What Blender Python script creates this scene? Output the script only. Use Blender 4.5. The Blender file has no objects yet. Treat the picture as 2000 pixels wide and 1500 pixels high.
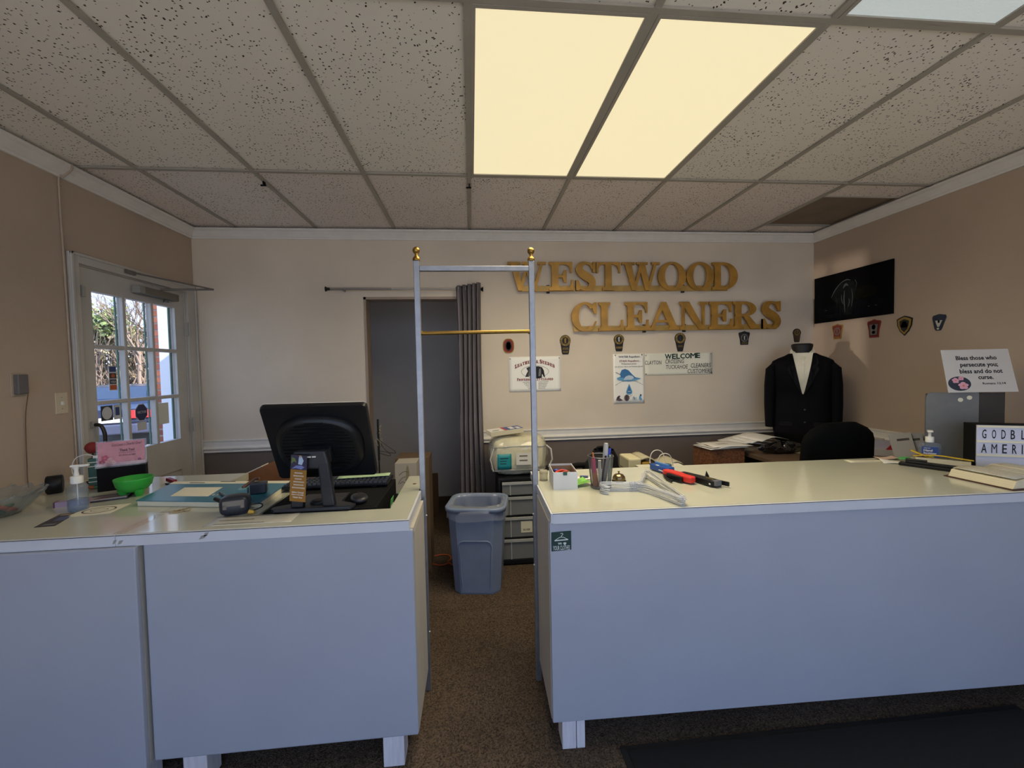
import bpy, bmesh, math, random
from mathutils import Vector, Matrix
random.seed(7)
PI = math.pi
S = bpy.context.scene
COL = S.collection

# ------------------------------------------------------------------ camera, world, sun, exposure
cam_d = bpy.data.cameras.new('camera'); cam = bpy.data.objects.new('camera', cam_d); COL.objects.link(cam)
cam_d.sensor_width = 36.0; cam_d.lens = 36.0 * 834.387 / 2000.0
cam_d.clip_start = 0.05; cam_d.clip_end = 300
YAW, PITCH, ROLL = .0934763, -.0370382, -.0207573
fw = Vector((math.sin(YAW)*math.cos(PITCH), math.cos(YAW)*math.cos(PITCH), math.sin(PITCH)))
rt = Vector((math.cos(YAW), -math.sin(YAW), 0)); up = rt.cross(fw)
r2 = rt*math.cos(ROLL) + up*math.sin(ROLL); u2 = -rt*math.sin(ROLL) + up*math.cos(ROLL)
m4 = Matrix((r2, u2, -fw)).transposed().to_4x4(); m4.translation = (0, 0, 1.48)
cam.matrix_world = m4
S.camera = cam

SKY_STRENGTH = 1.9
SUN_ENERGY = 15.0
PANEL_GLOW = 0.86          # diffuser radiance
PANEL_WATTS = 13.5         # lamp behind each lit diffuser
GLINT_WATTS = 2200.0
world = bpy.data.worlds.new('world'); S.world = world; world.use_nodes = True
wn = world.node_tree; wn.nodes.clear()
wo = wn.nodes.new('ShaderNodeOutputWorld'); wb = wn.nodes.new('ShaderNodeBackground')
wt = wn.nodes.new('ShaderNodeTexCoord'); ws = wn.nodes.new('ShaderNodeSeparateXYZ'); wr = wn.nodes.new('ShaderNodeValToRGB')
wn.links.new(wt.outputs['Generated'], ws.inputs[0]); wn.links.new(ws.outputs['Z'], wr.inputs[0])
wr.color_ramp.elements[0].position = 0.0; wr.color_ramp.elements[0].color = (.74, .90, 1.2, 1)
wr.color_ramp.elements[1].position = 0.7; wr.color_ramp.elements[1].color = (.36, .62, 1.25, 1)
wn.links.new(wr.outputs[0], wb.inputs[0]); wb.inputs[1].default_value = SKY_STRENGTH
wn.links.new(wb.outputs[0], wo.inputs[0])
sd = bpy.data.lights.new('sun', 'SUN'); sd.energy = SUN_ENERGY; sd.angle = .01; sd.color = (1, .93, .82)
so = bpy.data.objects.new('sun', sd); COL.objects.link(so)
so.rotation_euler = Vector((.78, -.15, .6)).to_track_quat('Z', 'Y').to_euler()
# sunlight glancing off a windscreen in the car park, coming in level through the glazed door
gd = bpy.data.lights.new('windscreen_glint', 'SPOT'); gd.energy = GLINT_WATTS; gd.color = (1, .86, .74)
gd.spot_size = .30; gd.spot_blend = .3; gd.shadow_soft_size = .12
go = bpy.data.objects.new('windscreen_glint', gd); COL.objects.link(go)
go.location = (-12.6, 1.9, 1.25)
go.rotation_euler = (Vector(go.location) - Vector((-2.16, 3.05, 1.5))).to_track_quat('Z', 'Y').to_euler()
S.view_settings.view_transform = 'Standard'; S.view_settings.look = 'None'
S.view_settings.exposure = 0.0; S.view_settings.gamma = 1.0; S.view_settings.use_curve_mapping = False
S.cycles.max_bounces = 10; S.cycles.diffuse_bounces = 6; S.cycles.transparent_max_bounces = 16
S.cycles.caustics_reflective = False; S.cycles.caustics_refractive = False
S.cycles.use_denoising = True
S.cycles.sample_clamp_indirect = 4.0

# ------------------------------------------------------------------ materials
def lin(c):
    return tuple(((v/255)/12.92 if v/255 <= .04045 else ((v/255+.055)/1.055)**2.4) for v in c)
MATS = {}
def mat(name, rgb, rough=.6, metal=0, var=0, vscale=8, bump=0, bscale=200, emit=0, spec=.5, coat=0, trans=0, alpha=1, stretch=None):
    if name in MATS: return MATS[name]
    m = bpy.data.materials.new(name); m.use_nodes = True; nt = m.node_tree
    b = nt.nodes['Principled BSDF']; c = lin(rgb)
    b.inputs['Base Color'].default_value = (*c, 1); b.inputs['Roughness'].default_value = rough
    b.inputs['Metallic'].default_value = metal; b.inputs['Specular IOR Level'].default_value = spec
    b.inputs['Coat Weight'].default_value = coat; b.inputs['Transmission Weight'].default_value = trans
    b.inputs['Alpha'].default_value = alpha
    if var or bump:
        g = nt.nodes.new('ShaderNodeNewGeometry'); mp = nt.nodes.new('ShaderNodeMapping')
        nt.links.new(g.outputs['Position'], mp.inputs[0])
        if stretch: mp.inputs['Scale'].default_value = stretch
    if var:
        n = nt.nodes.new('ShaderNodeTexNoise'); n.inputs['Scale'].default_value = vscale; n.inputs['Detail'].default_value = 5
        nt.links.new(mp.outputs[0], n.inputs['Vector'])
        r = nt.nodes.new('ShaderNodeValToRGB'); r.color_ramp.elements[0].position = .3; r.color_ramp.elements[1].position = .7
        r.color_ramp.elements[0].color = (*[v*(1-var) for v in c], 1); r.color_ramp.elements[1].color = (*[min(1, v*(1+var)) for v in c], 1)
        nt.links.new(n.outputs['Fac'], r.inputs[0]); nt.links.new(r.outputs[0], b.inputs['Base Color'])
    if bump:
        n = nt.nodes.new('ShaderNodeTexNoise'); n.inputs['Scale'].default_value = bscale; n.inputs['Detail'].default_value = 3
        nt.links.new(mp.outputs[0], n.inputs['Vector'])
        bp = nt.nodes.new('ShaderNodeBump'); bp.inputs['Strength'].default_value = bump; bp.inputs['Distance'].default_value = .004
        nt.links.new(n.outputs['Fac'], bp.inputs['Height']); nt.links.new(bp.outputs[0], b.inputs['Normal'])
    if emit:
        b.inputs['Emission Color'].default_value = (*c, 1); b.inputs['Emission Strength'].default_value = emit
    MATS[name] = m
    return m
def glass(name, rgb=(255, 255, 255), refl=.9, rough=.02, ior=1.45, haze=0):
    if name in MATS: return MATS[name]
    m = bpy.data.materials.new(name); m.use_nodes = True; nt = m.node_tree; nt.nodes.clear()
    o = nt.nodes.new('ShaderNodeOutputMaterial'); mx = nt.nodes.new('ShaderNodeMixShader'); t = nt.nodes.new('ShaderNodeBsdfTransparent')
    g = nt.nodes.new('ShaderNodeBsdfGlossy'); f = nt.nodes.new('ShaderNodeFresnel'); f.inputs['IOR'].default_value = ior
    t.inputs[0].default_value = (*lin(rgb), 1); g.inputs['Roughness'].default_value = rough
    ge = nt.nodes.new('ShaderNodeNewGeometry'); mr = nt.nodes.new('ShaderNodeMapRange')   # same reflectance entering and leaving the pane
    mr.inputs['To Min'].default_value = ior; mr.inputs['To Max'].default_value = 1/ior
    nt.links.new(ge.outputs['Backfacing'], mr.inputs['Value']); nt.links.new(mr.outputs[0], f.inputs['IOR'])
    nt.links.new(f.outputs[0], mx.inputs[0]); nt.links.new(t.outputs[0], mx.inputs[1]); nt.links.new(g.outputs[0], mx.inputs[2])
    out = mx
    if haze:
        d = nt.nodes.new('ShaderNodeBsdfDiffuse'); d.inputs[0].default_value = (*lin(rgb), 1)
        m2 = nt.nodes.new('ShaderNodeMixShader'); m2.inputs[0].default_value = haze
        nt.links.new(mx.outputs[0], m2.inputs[1]); nt.links.new(d.outputs[0], m2.inputs[2]); out = m2
    nt.links.new(out.outputs[0], o.inputs[0]); MATS[name] = m
    return m
def speck_mat(name, base, dark, scale, thr, rough=.9):
    m = bpy.data.materials.new(name); m.use_nodes = True; nt = m.node_tree; b = nt.nodes['Principled BSDF']
    b.inputs['Roughness'].default_value = rough; b.inputs['Specular IOR Level'].default_value = .15
    g = nt.nodes.new('ShaderNodeNewGeometry')
    n = nt.nodes.new('ShaderNodeTexNoise'); n.inputs['Scale'].default_value = scale*.55; n.inputs['Detail'].default_value = 2
    nt.links.new(g.outputs['Position'], n.inputs['Vector'])
    mixv = nt.nodes.new('ShaderNodeVectorMath'); mixv.operation = 'MULTIPLY_ADD'
    mixv.inputs[1].default_value = (.022, .022, .022)
    nt.links.new(n.outputs['Color'], mixv.inputs[0]); nt.links.new(g.outputs['Position'], mixv.inputs[2])
    v = nt.nodes.new('ShaderNodeTexVoronoi'); v.inputs['Scale'].default_value = scale
    nt.links.new(mixv.outputs[0], v.inputs['Vector'])
    n2 = nt.nodes.new('ShaderNodeTexNoise'); n2.inputs['Scale'].default_value = 5; n2.inputs['Detail'].default_value = 3
    nt.links.new(g.outputs['Position'], n2.inputs['Vector'])
    ad = nt.nodes.new('ShaderNodeMath'); ad.operation = 'MULTIPLY_ADD'; ad.inputs[1].default_value = -.28; 
    nt.links.new(n2.outputs['Fac'], ad.inputs[0]); nt.links.new(v.outputs['Distance'], ad.inputs[2])
    r = nt.nodes.new('ShaderNodeValToRGB'); r.color_ramp.elements[0].position = thr-.03; r.color_ramp.elements[1].position = thr+.03
    r.color_ramp.elements[0].color = (*lin(dark), 1); r.color_ramp.elements[1].color = (*lin(base), 1)
    nt.links.new(ad.outputs[0], r.inputs[0]); nt.links.new(r.outputs[0], b.inputs['Base Color'])
    MATS[name] = m
    return m
M = dict(
    wall_shaded=mat('wall_paint_shaded', (184, 165, 145), .75, var=.05, vscale=2.2, bump=.15, bscale=90),  # same wall paint, colour darkened for the weaker light on the sides
    wall=mat('wall_paint', (218, 204, 184), .75, var=.05, vscale=2.2, bump=.15, bscale=90),  # lit copy, colour lightened where more light reaches the back wall
    wall_low=mat('lower_wall_paint', (112, 101, 94), .7, var=.05, vscale=3, bump=.1, bscale=90),
    back_wall=mat('back_room_paint', (214, 208, 204), .8, var=.05, vscale=2),
    trim=mat('white_trim_paint', (226, 222, 214), .45, var=.04, vscale=12),
    tbar=mat('ceiling_grid_metal', (166, 160, 148), .6, var=.06, vscale=6),
    slab=mat('ceiling_slab', (120, 115, 108), .9),
    tile=speck_mat('fissured_tile', (238, 232, 220), (60, 52, 46), 62, .06),
    tile2=speck_mat('pitted_tile', (232, 222, 214), (76, 68, 62), 66, .075),
    lam=mat('white_laminate', (192, 192, 174), .13, var=.02, vscale=6, coat=.15),
    panel=mat('white_counter_panel', (168, 172, 182), .4, var=.03, vscale=3),
    side=mat('counter_side_board', (186, 180, 168), .5, var=.06, vscale=9, stretch=(1, 1, .2)),
    edge=mat('white_edge_band', (204, 206, 210), .4, var=.03, vscale=5),
    seam=mat('dark_joint', (40, 36, 34), .8),
    legm=mat('white_painted_wood', (214, 212, 216), .6, var=.1, vscale=30, stretch=(3, 3, .3)),
    steel=mat('brushed_silver', (150, 152, 157), .42, .8, var=.1, vscale=30),
    brass=mat('brass', (150, 118, 58), .34, .9, var=.12, vscale=14),
    black=mat('black_plastic', (16, 17, 20), .45, spec=.35),
    black_m=mat('black_matte', (11, 11, 12), .85, spec=.25),
    ink=mat('black_ink', (20, 20, 22), .7),
    paper=mat('white_paper', (228, 226, 218), .7),
    cream=mat('cream_paper', (226, 220, 194), .75),
    glass=glass('window_glass'),
    white=mat('white_plastic', (226, 224, 214), .4),
)
def ms(name, rgb, **k): return mat(name, rgb, **k)

# ------------------------------------------------------------------ mesh builder
class MB:
    def __init__(s): s.v = []; s.f = []; s.sm = []
    def add(s, vs, fs, mtx=None, smooth=False):
        o = len(s.v)
        for v in vs: s.v.append(tuple(mtx @ Vector(v)) if mtx else tuple(v))
        for f in fs: s.f.append([i+o for i in f]); s.sm.append(smooth)
        return s
    def box(s, x0, x1, y0, y1, z0, z1, mtx=None):
        vs = [(x, y, z) for z in (z0, z1) for y in (y0, y1) for x in (x0, x1)]
        return s.add(vs, [(0, 2, 3, 1), (4, 5, 7, 6), (0, 1, 5, 4), (2, 6, 7, 3), (0, 4, 6, 2), (1, 3, 7, 5)], mtx)
    def prism(s, poly, a0, a1, axis='z', mtx=None):
        """polygon extruded along axis; poly coordinates are the two other axes in order x,y / x,z / y,z"""
        def P(p, a): return {'z': (p[0], p[1], a), 'y': (p[0], a, p[1]), 'x': (a, p[0], p[1])}[axis]
        n = len(poly); vs = [P(p, a0) for p in poly] + [P(p, a1) for p in poly]
        fs = [list(range(n))[::-1], list(range(n, 2*n))] + [[i, (i+1) % n, n+(i+1) % n, n+i] for i in range(n)]
        return s.add(vs, fs, mtx)
    def lathe(s, prof, seg=24, mtx=None, smooth=True, caps=True, sx=1, sy=1):
        vs = []; fs = []
        for r, z in prof:
            for k in range(seg): a = 2*PI*k/seg; vs.append((r*math.cos(a)*sx, r*math.sin(a)*sy, z))
        n = len(prof)
        for i in range(n-1):
            for k in range(seg): k2 = (k+1) % seg; fs.append((i*seg+k, i*seg+k2, (i+1)*seg+k2, (i+1)*seg+k))
        s.add(vs, fs, mtx, smooth)
        if caps:
            if prof[0][0] > 1e-5: s.add([vs[k] for k in range(seg)], [list(range(seg))[::-1]], mtx)
            if prof[-1][0] > 1e-5: s.add([vs[(n-1)*seg+k] for k in range(seg)], [list(range(seg))], mtx)
        return s
    def tube(s, pts, r, seg=8, mtx=None, closed=False):
        pts = [Vector(p) for p in pts]; n = len(pts); rs = r if isinstance(r, (list, tuple)) else [r]*n
        vs = []; fs = []; ref = None
        for i, p in enumerate(pts):
            if closed: t = pts[(i+1) % n]-pts[i-1]
            else: t = pts[min(i+1, n-1)]-pts[max(i-1, 0)]
            if t.length < 1e-9: t = Vector((0, 0, 1))
            t.normalize()
            if ref is None: ref = t.orthogonal().normalized()
            ref = (ref - t*ref.dot(t));
            if ref.length < 1e-6: ref = t.orthogonal()
            ref.normalize(); b = t.cross(ref)
            for k in range(seg): a = 2*PI*k/seg; vs.append(tuple(p+ref*math.cos(a)*rs[i]+b*math.sin(a)*rs[i]))
        for i in range(n if closed else n-1):
            j = (i+1) % n
            for k in range(seg): k2 = (k+1) % seg; fs.append((i*seg+k, i*seg+k2, j*seg+k2, j*seg+k))
        s.add(vs, fs, mtx, True)
        if not closed: s.add([vs[k] for k in range(seg)], [list(range(seg))[::-1]], mtx); s.add([vs[(n-1)*seg+k] for k in range(seg)], [list(range(seg))], mtx)
        return s
    def rings(s, rings, mtx=None, smooth=True, cap=True):
        n = len(rings[0]); vs = [p for r in rings for p in r]; fs = []
        for i in range(len(rings)-1):
            for k in range(n): k2 = (k+1) % n; fs.append((i*n+k, i*n+k2, (i+1)*n+k2, (i+1)*n+k))
        s.add(vs, fs, mtx, smooth)
        if cap: s.add(rings[0], [list(range(n))[::-1]], mtx); s.add(rings[-1], [list(range(n))], mtx)
        return s
    def sheet(s, fn, nu, nv, mtx=None, smooth=True):
        vs = [fn(i/nu, j/nv) for j in range(nv+1) for i in range(nu+1)]
        fs = [(j*(nu+1)+i, j*(nu+1)+i+1, (j+1)*(nu+1)+i+1, (j+1)*(nu+1)+i) for j in range(nv) for i in range(nu)]
        return s.add(vs, fs, mtx, smooth)
    def mesh(s, name, m):
        me = bpy.data.meshes.new(name); me.from_pydata(s.v, [], s.f)
        me.polygons.foreach_set('use_smooth', s.sm); me.materials.append(m); me.update()
        return me
    def build(s, name, m, parent=None, bevel=0, solid=0, loc=None, label=None):
        o = bpy.data.objects.new(name, s.mesh(name, m)); COL.objects.link(o)
        if parent: o.parent = parent
        if loc: o.location = loc
        if label: o['label'] = label
        if solid: md = o.modifiers.new('solid', 'SOLIDIFY'); md.thickness = solid; md.offset = 0
        if bevel: md = o.modifiers.new('bevel', 'BEVEL'); md.width = bevel; md.segments = 2; md.limit_method = 'ANGLE'; md.angle_limit = .7
        return o
def rbox(x0, x1, y0, y1, z0, z1): return MB().box(x0, x1, y0, y1, z0, z1)
def thing(name, label, cat, loc=(0, 0, 0), rz=0, group=None):
    o = bpy.data.objects.new(name, None); COL.objects.link(o); o.empty_display_size = .05
    o.location = loc; o.rotation_euler = (0, 0, rz); o['label'] = label; o['category'] = cat
    if group: o['group'] = group
    return o
def tag(o, label, cat, group=None):
    o['label'] = label; o['category'] = cat
    if group: o['group'] = group
    return o
def struct(o, label=None):
    o['kind'] = 'structure'
    if label: o['label'] = label
    return o
def T(x=0, y=0, z=0, rx=0, ry=0, rz=0):
    return Matrix.Translation((x, y, z)) @ Matrix.Rotation(rz, 4, 'Z') @ Matrix.Rotation(ry, 4, 'Y') @ Matrix.Rotation(rx, 4, 'X')
def sup(cx, cy, a, b, z, n=28, e=2.6):
    out = []
    for k in range(n):
        t = 2*PI*k/n; c, s_ = math.cos(t), math.sin(t)
        out.append((cx+a*math.copysign(abs(c)**(2/e), c), cy+b*math.copysign(abs(s_)**(2/e), s_), z))
    return out
def blob(sx, sy, sz, e=3, n=24, rows=10, mtx=None, jit=0, mb=None):
    """superellipsoid resting on z=0"""
    mb = mb or MB(); rg = []
    for i in range(rows+1):
        t = -PI/2+PI*i/rows; c = max(abs(math.cos(t))**(2/e), .02); z = sz*(1+math.copysign(abs(math.sin(t))**(2/e), math.sin(t)))
        rg.append([(p[0]*(1+random.uniform(-jit, jit)), p[1]*(1+random.uniform(-jit, jit)), p[2]) for p in sup(0, 0, sx*c, sy*c, z, n, e)])
    return mb.rings(rg, mtx)

# flat print: text in the local x-z plane, facing -y
def text_pts(s, bold=0.0, shear=0.0):
    c = bpy.data.curves.new('t', 'FONT'); c.body = s; c.size = 1; c.offset = bold; c.shear = shear; c.resolution_u = 2
    o = bpy.data.objects.new('t', c); COL.objects.link(o)
    dg = bpy.context.evaluated_depsgraph_get(); me = bpy.data.meshes.new_from_object(o.evaluated_get(dg))
    vs = [tuple(v.co) for v in me.vertices]; fs = [list(p.vertices) for p in me.polygons]
    bpy.data.objects.remove(o); bpy.data.curves.remove(c); bpy.data.meshes.remove(me)
    return vs, fs
def text(parent, s, cx, z0, w, h, y, m, bold=.012, shear=0, arc=0, mtx=None, name='lettering', slant=0, flat=False):
    vs, fs = text_pts(s, bold, shear)
    if not vs: return None
    x0 = min(v[0] for v in vs); x1 = max(v[0] for v in vs); y0 = min(v[1] for v in vs); y1 = max(v[1] for v in vs)
    out = []
    for v in vs:
        u = (v[0]-x0)/(x1-x0); t = (v[1]-y0)/(y1-y0)
        X = (u-.5)*w; Z = t*h + arc*(1-(2*u-1)**2) + slant*X
        X += (t-.5)*h*(arc*8*(u-.5)/max(w, 1e-6))*-.9*0
        out.append((cx+X, z0+Z, y) if flat else (cx+X, y, z0+Z))
    return MB().add(out, fs, mtx).build(name, m, parent)
def poly(parent, pts, y, m, name='print_patch', thick=0, mtx=None):
    mb = MB()
    if thick: mb.prism(pts, y-thick, y, 'y', mtx)
    else: mb.add([(p[0], y, p[1]) for p in pts], [list(range(len(pts)))], mtx)
    return mb.build(name, m, parent)
def ell(cx, cz, a, b, n=24, a0=0, a1=2*PI):
    full = abs(a1-a0-2*PI) < 1e-6
    return [(cx+a*math.cos(a0+(a1-a0)*k/(n if full else n-1)), cz+b*math.sin(a0+(a1-a0)*k/(n if full else n-1))) for k in range(n)]
def ring2d(cx, cz, a, b, t, n=28, a0=0, a1=2*PI, t2=None):
    """strip polygons of an elliptical ring (list of quads)"""
    q = []; t2 = t if t2 is None else t2
    for k in range(n):
        p, r = a0+(a1-a0)*k/n, a0+(a1-a0)*(k+1)/n
        q.append([(cx+a*math.cos(p), cz+b*math.sin(p)), (cx+a*math.cos(r), cz+b*math.sin(r)), (cx+(a-t)*math.cos(r), cz+(b-t2)*math.sin(r)), (cx+(a-t)*math.cos(p), cz+(b-t2)*math.sin(p))])
    return q
def catmull(P, n=6):
    out = []
    for i in range(len(P)-1):
        a, b, c, d = P[max(i-1, 0)], P[i], P[i+1], P[min(i+2, len(P)-1)]
        for k in range(n):
            t = k/n; out.append(tuple(.5*((2*b[j])+(-a[j]+c[j])*t+(2*a[j]-5*b[j]+4*c[j]-d[j])*t*t+(-a[j]+3*b[j]-3*c[j]+d[j])*t**3) for j in range(len(b))))
    out.append(tuple(P[-1])); return out
def ribbon(P, n=6):
    """quads along points (x, z, width)"""
    C = catmull(P, n); L = []; R_ = []
    for i, c in enumerate(C):
        a = C[max(i-1, 0)]; b = C[min(i+1, len(C)-1)]; dx, dz = b[0]-a[0], b[1]-a[1]; l = math.hypot(dx, dz) or 1
        nx, nz = -dz/l*c[2]/2, dx/l*c[2]/2
        L.append((c[0]+nx, c[1]+nz)); R_.append((c[0]-nx, c[1]-nz))
    return [[L[i], L[i+1], R_[i+1], R_[i]] for i in range(len(C)-1)]
def slab_glyph(ch, w, h, t, s):
    """bold slab-serif capital as overlapping polygons in a w x h box; t thick stroke, s thin stroke / serif"""
    R = lambda x0, x1, z0, z1: [(x0, z0), (x1, z0), (x1, z1), (x0, z1)]
    e = t*.42; q = []
    def stem(x, tt, z0=0, z1=h, top=True, bot=True, l=e, r=e):
        o = [R(x, x+tt, z0, z1)]
        if top: o.append([(x-l, z1), (x-l, z1-s), (x-l*.3, z1-s*1.25), (x, z1-s*1.9), (x+tt, z1-s*1.9), (x+tt+r*.3, z1-s*1.25), (x+tt+r, z1-s), (x+tt+r, z1)])
        if bot: o.append([(x-l, z0), (x-l, z0+s), (x-l*.3, z0+s*1.25), (x, z0+s*1.9), (x+tt, z0+s*1.9), (x+tt+r*.3, z0+s*1.25), (x+tt+r, z0+s), (x+tt+r, z0)])
        return o
    def tick_t(x): return [(x, h), (x-t*1.2, h), (x-t*1.1, h-s), (x-t*.55, h-s*1.5), (x-t*.3, h-s*2.9), (x-t*.28, h*.62), (x, h*.62)]
    def tick_b(x): return [(x-t*1.2, 0), (x, 0), (x, h*.38), (x-t*.28, h*.38), (x-t*.3, s*2.9), (x-t*.55, s*1.5), (x-t*1.1, s)]
    if ch in 'EFL':
        q += stem(e, t)
        if ch in 'EF':
            q += [R(e, w*.96, h-s, h), tick_t(w*.95), R(e, w*.62, h*.5-s/2, h*.5+s/2), [(w*.72, h*.72), (w*.62, h*.72), (w*.56, h*.5+s), (w*.56, h*.5-s), (w*.62, h*.28), (w*.72, h*.28)]]
        if ch in 'EL': q += [R(e, w*.99, 0, s), tick_b(w)]
    elif ch == 'T':
        q += stem(w/2-t/2, t, top=False) + [R(0, w, h-s, h), tick_t(w), [(w-p[0], p[1]) for p in tick_t(w)][::-1]]
    elif ch == 'I': q += stem(w/2-t/2, t)
    elif ch == 'H': q += stem(e, t)+stem(w-e-t, t)+[R(e, w-e, h/2-s/2, h/2+s/2)]
    elif ch == 'O': q += ring2d(w/2, h/2, w/2, h*.515, t*1.08, 40, t2=s)
    elif ch == 'C':
        q += ring2d(w*.54, h/2, w*.54, h*.515, t*1.08, 34, .22*PI, 1.72*PI, t2=s)
        q += [[(w, h), (w*.9, h), (w*.80, h*.88), (w*.86, h*.72), (w*.92, h*.6), (w, h*.6)], [(w*.95, h*.34), (w*.86, h*.16), (w*.62, h*.0), (w*.78, h*.04), (w*.92, h*.16), (w, h*.34)]]
    elif ch == 'D':
        q += stem(e, t, l=e, r=0)+ring2d(w*.42, h/2, w*.58, h/2, t*1.08, 24, -PI/2, PI/2, t2=s)+[R(e, w*.43, 0, s), R(e, w*.43, h-s, h)]
    elif ch in 'PR':
        q += stem(e, t)+ring2d(w*.45, h*.73, w*.47, h*.27, t*.95, 20, -PI/2, PI/2, t2=s)+[R(e, w*.46, h-s, h), R(e, w*.46, h*.46, h*.46+s)]
        if ch == 'R': q += [[(w*.40, h*.5), (w*.40+t*.9, h*.5), (w*.99, s), (w*1.02, 0), (w*.72, 0)], R(w*.72, w*1.03, 0, s*.9)]
    elif ch == 'N':
        q += stem(e, s*1.0, l=e, r=e*.4)+stem(w-e-s, s*1.0, bot=False)+[[(e*.4, h), (e*.4+t*1.35, h), (w-e, 0), (w-e-t*.85, 0)]]
    elif ch == 'A':
        q += [[(e*.7, 0), (e*.7+s*1.1, 0), (w*.52, h*.86), (w*.44, h)], [(w*.44, h), (w*.58, h), (w-e*.4, 0), (w-e*.4-t*1.15, 0), (w*.40, h*.86)], R(w*.26, w*.68, h*.27, h*.27+s), R(0, e*1.5+s*1.3, 0, s), R(w-e*1.1-t*1.2, w, 0, s)]
    elif ch == 'W':
        q += [[(w*.06, h), (w*.06+t*1.1, h), (w*.39, h*.06), (w*.36, 0), (w*.27, 0)], [(w*.29, 0), (w*.37, 0), (w*.56, h), (w*.49, h)],
              [(w*.42, h), (w*.42+t*1.1, h), (w*.74, h*.06), (w*.71, 0), (w*.62, 0)], [(w*.64, 0), (w*.72, 0), (w*.93, h), (w*.86, h)],
              R(0, w*.34, h-s, h), R(w*.38, w*.68, h-s, h), R(w*.78, w, h-s, h)]
    elif ch == 'U':
        q += stem(e, t, z0=h*.3, bot=False)+stem(w-e-s, s, z0=h*.3, bot=False)+ring2d(w/2, h*.33, w/2-e, h*.33, t*.9, 20, PI, 2*PI, t2=s)
    elif ch == 'Y':
        q += [[(w*.1, h), (w*.1+t*1.1, h), (w*.58, h*.42), (w*.40, h*.42)], [(w*.45, h*.42), (w*.56, h*.42), (w*.9, h), (w*.8, h)], R(0, w*.42, h-s, h), R(w*.68, w, h-s, h)]+stem(w/2-t/2, t, z1=h*.5, top=False)
    elif ch == 'S':
        q += ribbon([(w*.86, h*.74, s*.9), (w*.76, h*.9, s*1.1), (w*.52, h*.965, s), (w*.28, h*.90, t*.85), (w*.19, h*.74, t*1.05), (w*.32, h*.6, t*1.2), (w*.54, h*.49, t*1.3), (w*.74, h*.38, t*1.2), (w*.81, h*.24, t*1.05), (w*.70, h*.09, t*.8), (w*.46, h*.035, s), (w*.24, h*.1, s*1.1), (w*.12, h*.28, s*.8)], 6)
        q += [R(w*.84, w*.96, h*.64, h), R(w*.02, w*.12, 0, h*.36), [(w*.02, h*.36), (w*.12, h*.36), (w*.3, h*.06), (w*.1, 0), (w*.02, 0)]]
    elif ch == '&':
        q += ring2d(w*.42, h*.76, w*.24, h*.24, t*.7, 20, t2=s)+ring2d(w*.38, h*.28, w*.36, h*.28, t*.9, 24, t2=s)+[[(w*.24, h*.7), (w*.45, h*.7), (w, 0), (w*.75, 0)]]
    return q
def glyph_mesh(polys, y0, y1, mtx=None):
    mb = MB()
    for i, p in enumerate(polys):
        mb.prism(p, y0-.00011*i, y1, 'y', mtx)
    return mb

XL, XR, YB, ZC, YF = -2.165, 3.09, 3.61, 2.63, -1.1

# ================================================================== the setting
# floor
carpet = bpy.data.materials.new('brown_loop_carpet'); carpet.use_nodes = True
nt = carpet.node_tree; b = nt.nodes['Principled BSDF']; b.inputs['Roughness'].default_value = .95; b.inputs['Specular IOR Level'].default_value = .1
g = nt.nodes.new('ShaderNodeNewGeometry'); n1 = nt.nodes.new('ShaderNodeTexVoronoi'); n1.inputs['Scale'].default_value = 190
n2 = nt.nodes.new('ShaderNodeTexNoise'); n2.inputs['Scale'].default_value = 2.5
nt.links.new(g.outputs['Position'], n1.inputs['Vector']); nt.links.new(g.outputs['Position'], n2.inputs['Vector'])
rp = nt.nodes.new('ShaderNodeValToRGB'); rp.color_ramp.elements[0].color = (*lin((52, 44, 36)), 1); rp.color_ramp.elements[1].color = (*lin((130, 112, 94)), 1)
nt.links.new(n1.outputs['Color'], rp.inputs[0])
mx = nt.nodes.new('ShaderNodeMixRGB'); mx.blend_type = 'MULTIPLY'; mx.inputs[0].default_value = .5
nt.links.new(rp.outputs[0], mx.inputs[1]); nt.links.new(n2.outputs['Fac'], mx.inputs[2]); nt.links.new(mx.outputs[0], b.inputs['Base Color'])
bp = nt.nodes.new('ShaderNodeBump'); bp.inputs['Strength'].default_value = .8; bp.inputs['Distance'].default_value = .004
nt.links.new(n1.outputs['Distance'], bp.inputs['Height']); nt.links.new(bp.outputs[0], b.inputs['Normal'])
M['carpet'] = carpet
fl = struct(rbox(XL-.12, XR+.12, YF-.12, 2.596, -.1, 0).build('floor', carpet), 'brown speckled loop carpet across the shop')
rbox(XL-.12, XR+.12, 2.600, 5.15, -.1, 0).build('carpet_strip', carpet, fl)
rbox(XL, XR, 2.594, 2.602, -.05, -.002).build('carpet_joint', M['seam'], fl)

# back wall with the curtained doorway
DX0, DX1, DZ = -.866, .0, 2.085
RAIL = .855
wb_ = MB().box(XL-.12, DX0, YB, YB+.12, RAIL, 2.75).box(DX1, XR+.12, YB, YB+.12, RAIL, 2.75).box(DX0, DX1, YB, YB+.12, DZ, 2.75)
wback = struct(wb_.build('wall_back', M['wall']), 'pinkish beige back wall with doorway')
MB().box(XL-.12, DX0, YB, YB+.12, 0, RAIL).box(DX1, XR+.12, YB, YB+.12, 0, RAIL).build('lower_wall', M['wall_low'], wback, label='dark taupe paint below the chair rail')
jb = struct(MB().box(DX0, DX0+.02, YB-.004, YB+.13, 0, DZ).box(DX1-.02, DX1, YB-.004, YB+.13, 0, DZ).box(DX0, DX1, YB-.004, YB+.13, DZ-.02, DZ).build('trim_1', mat('jamb_paint', (158, 140, 124), .6)), 'beige jamb lining of the dark doorway')
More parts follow.
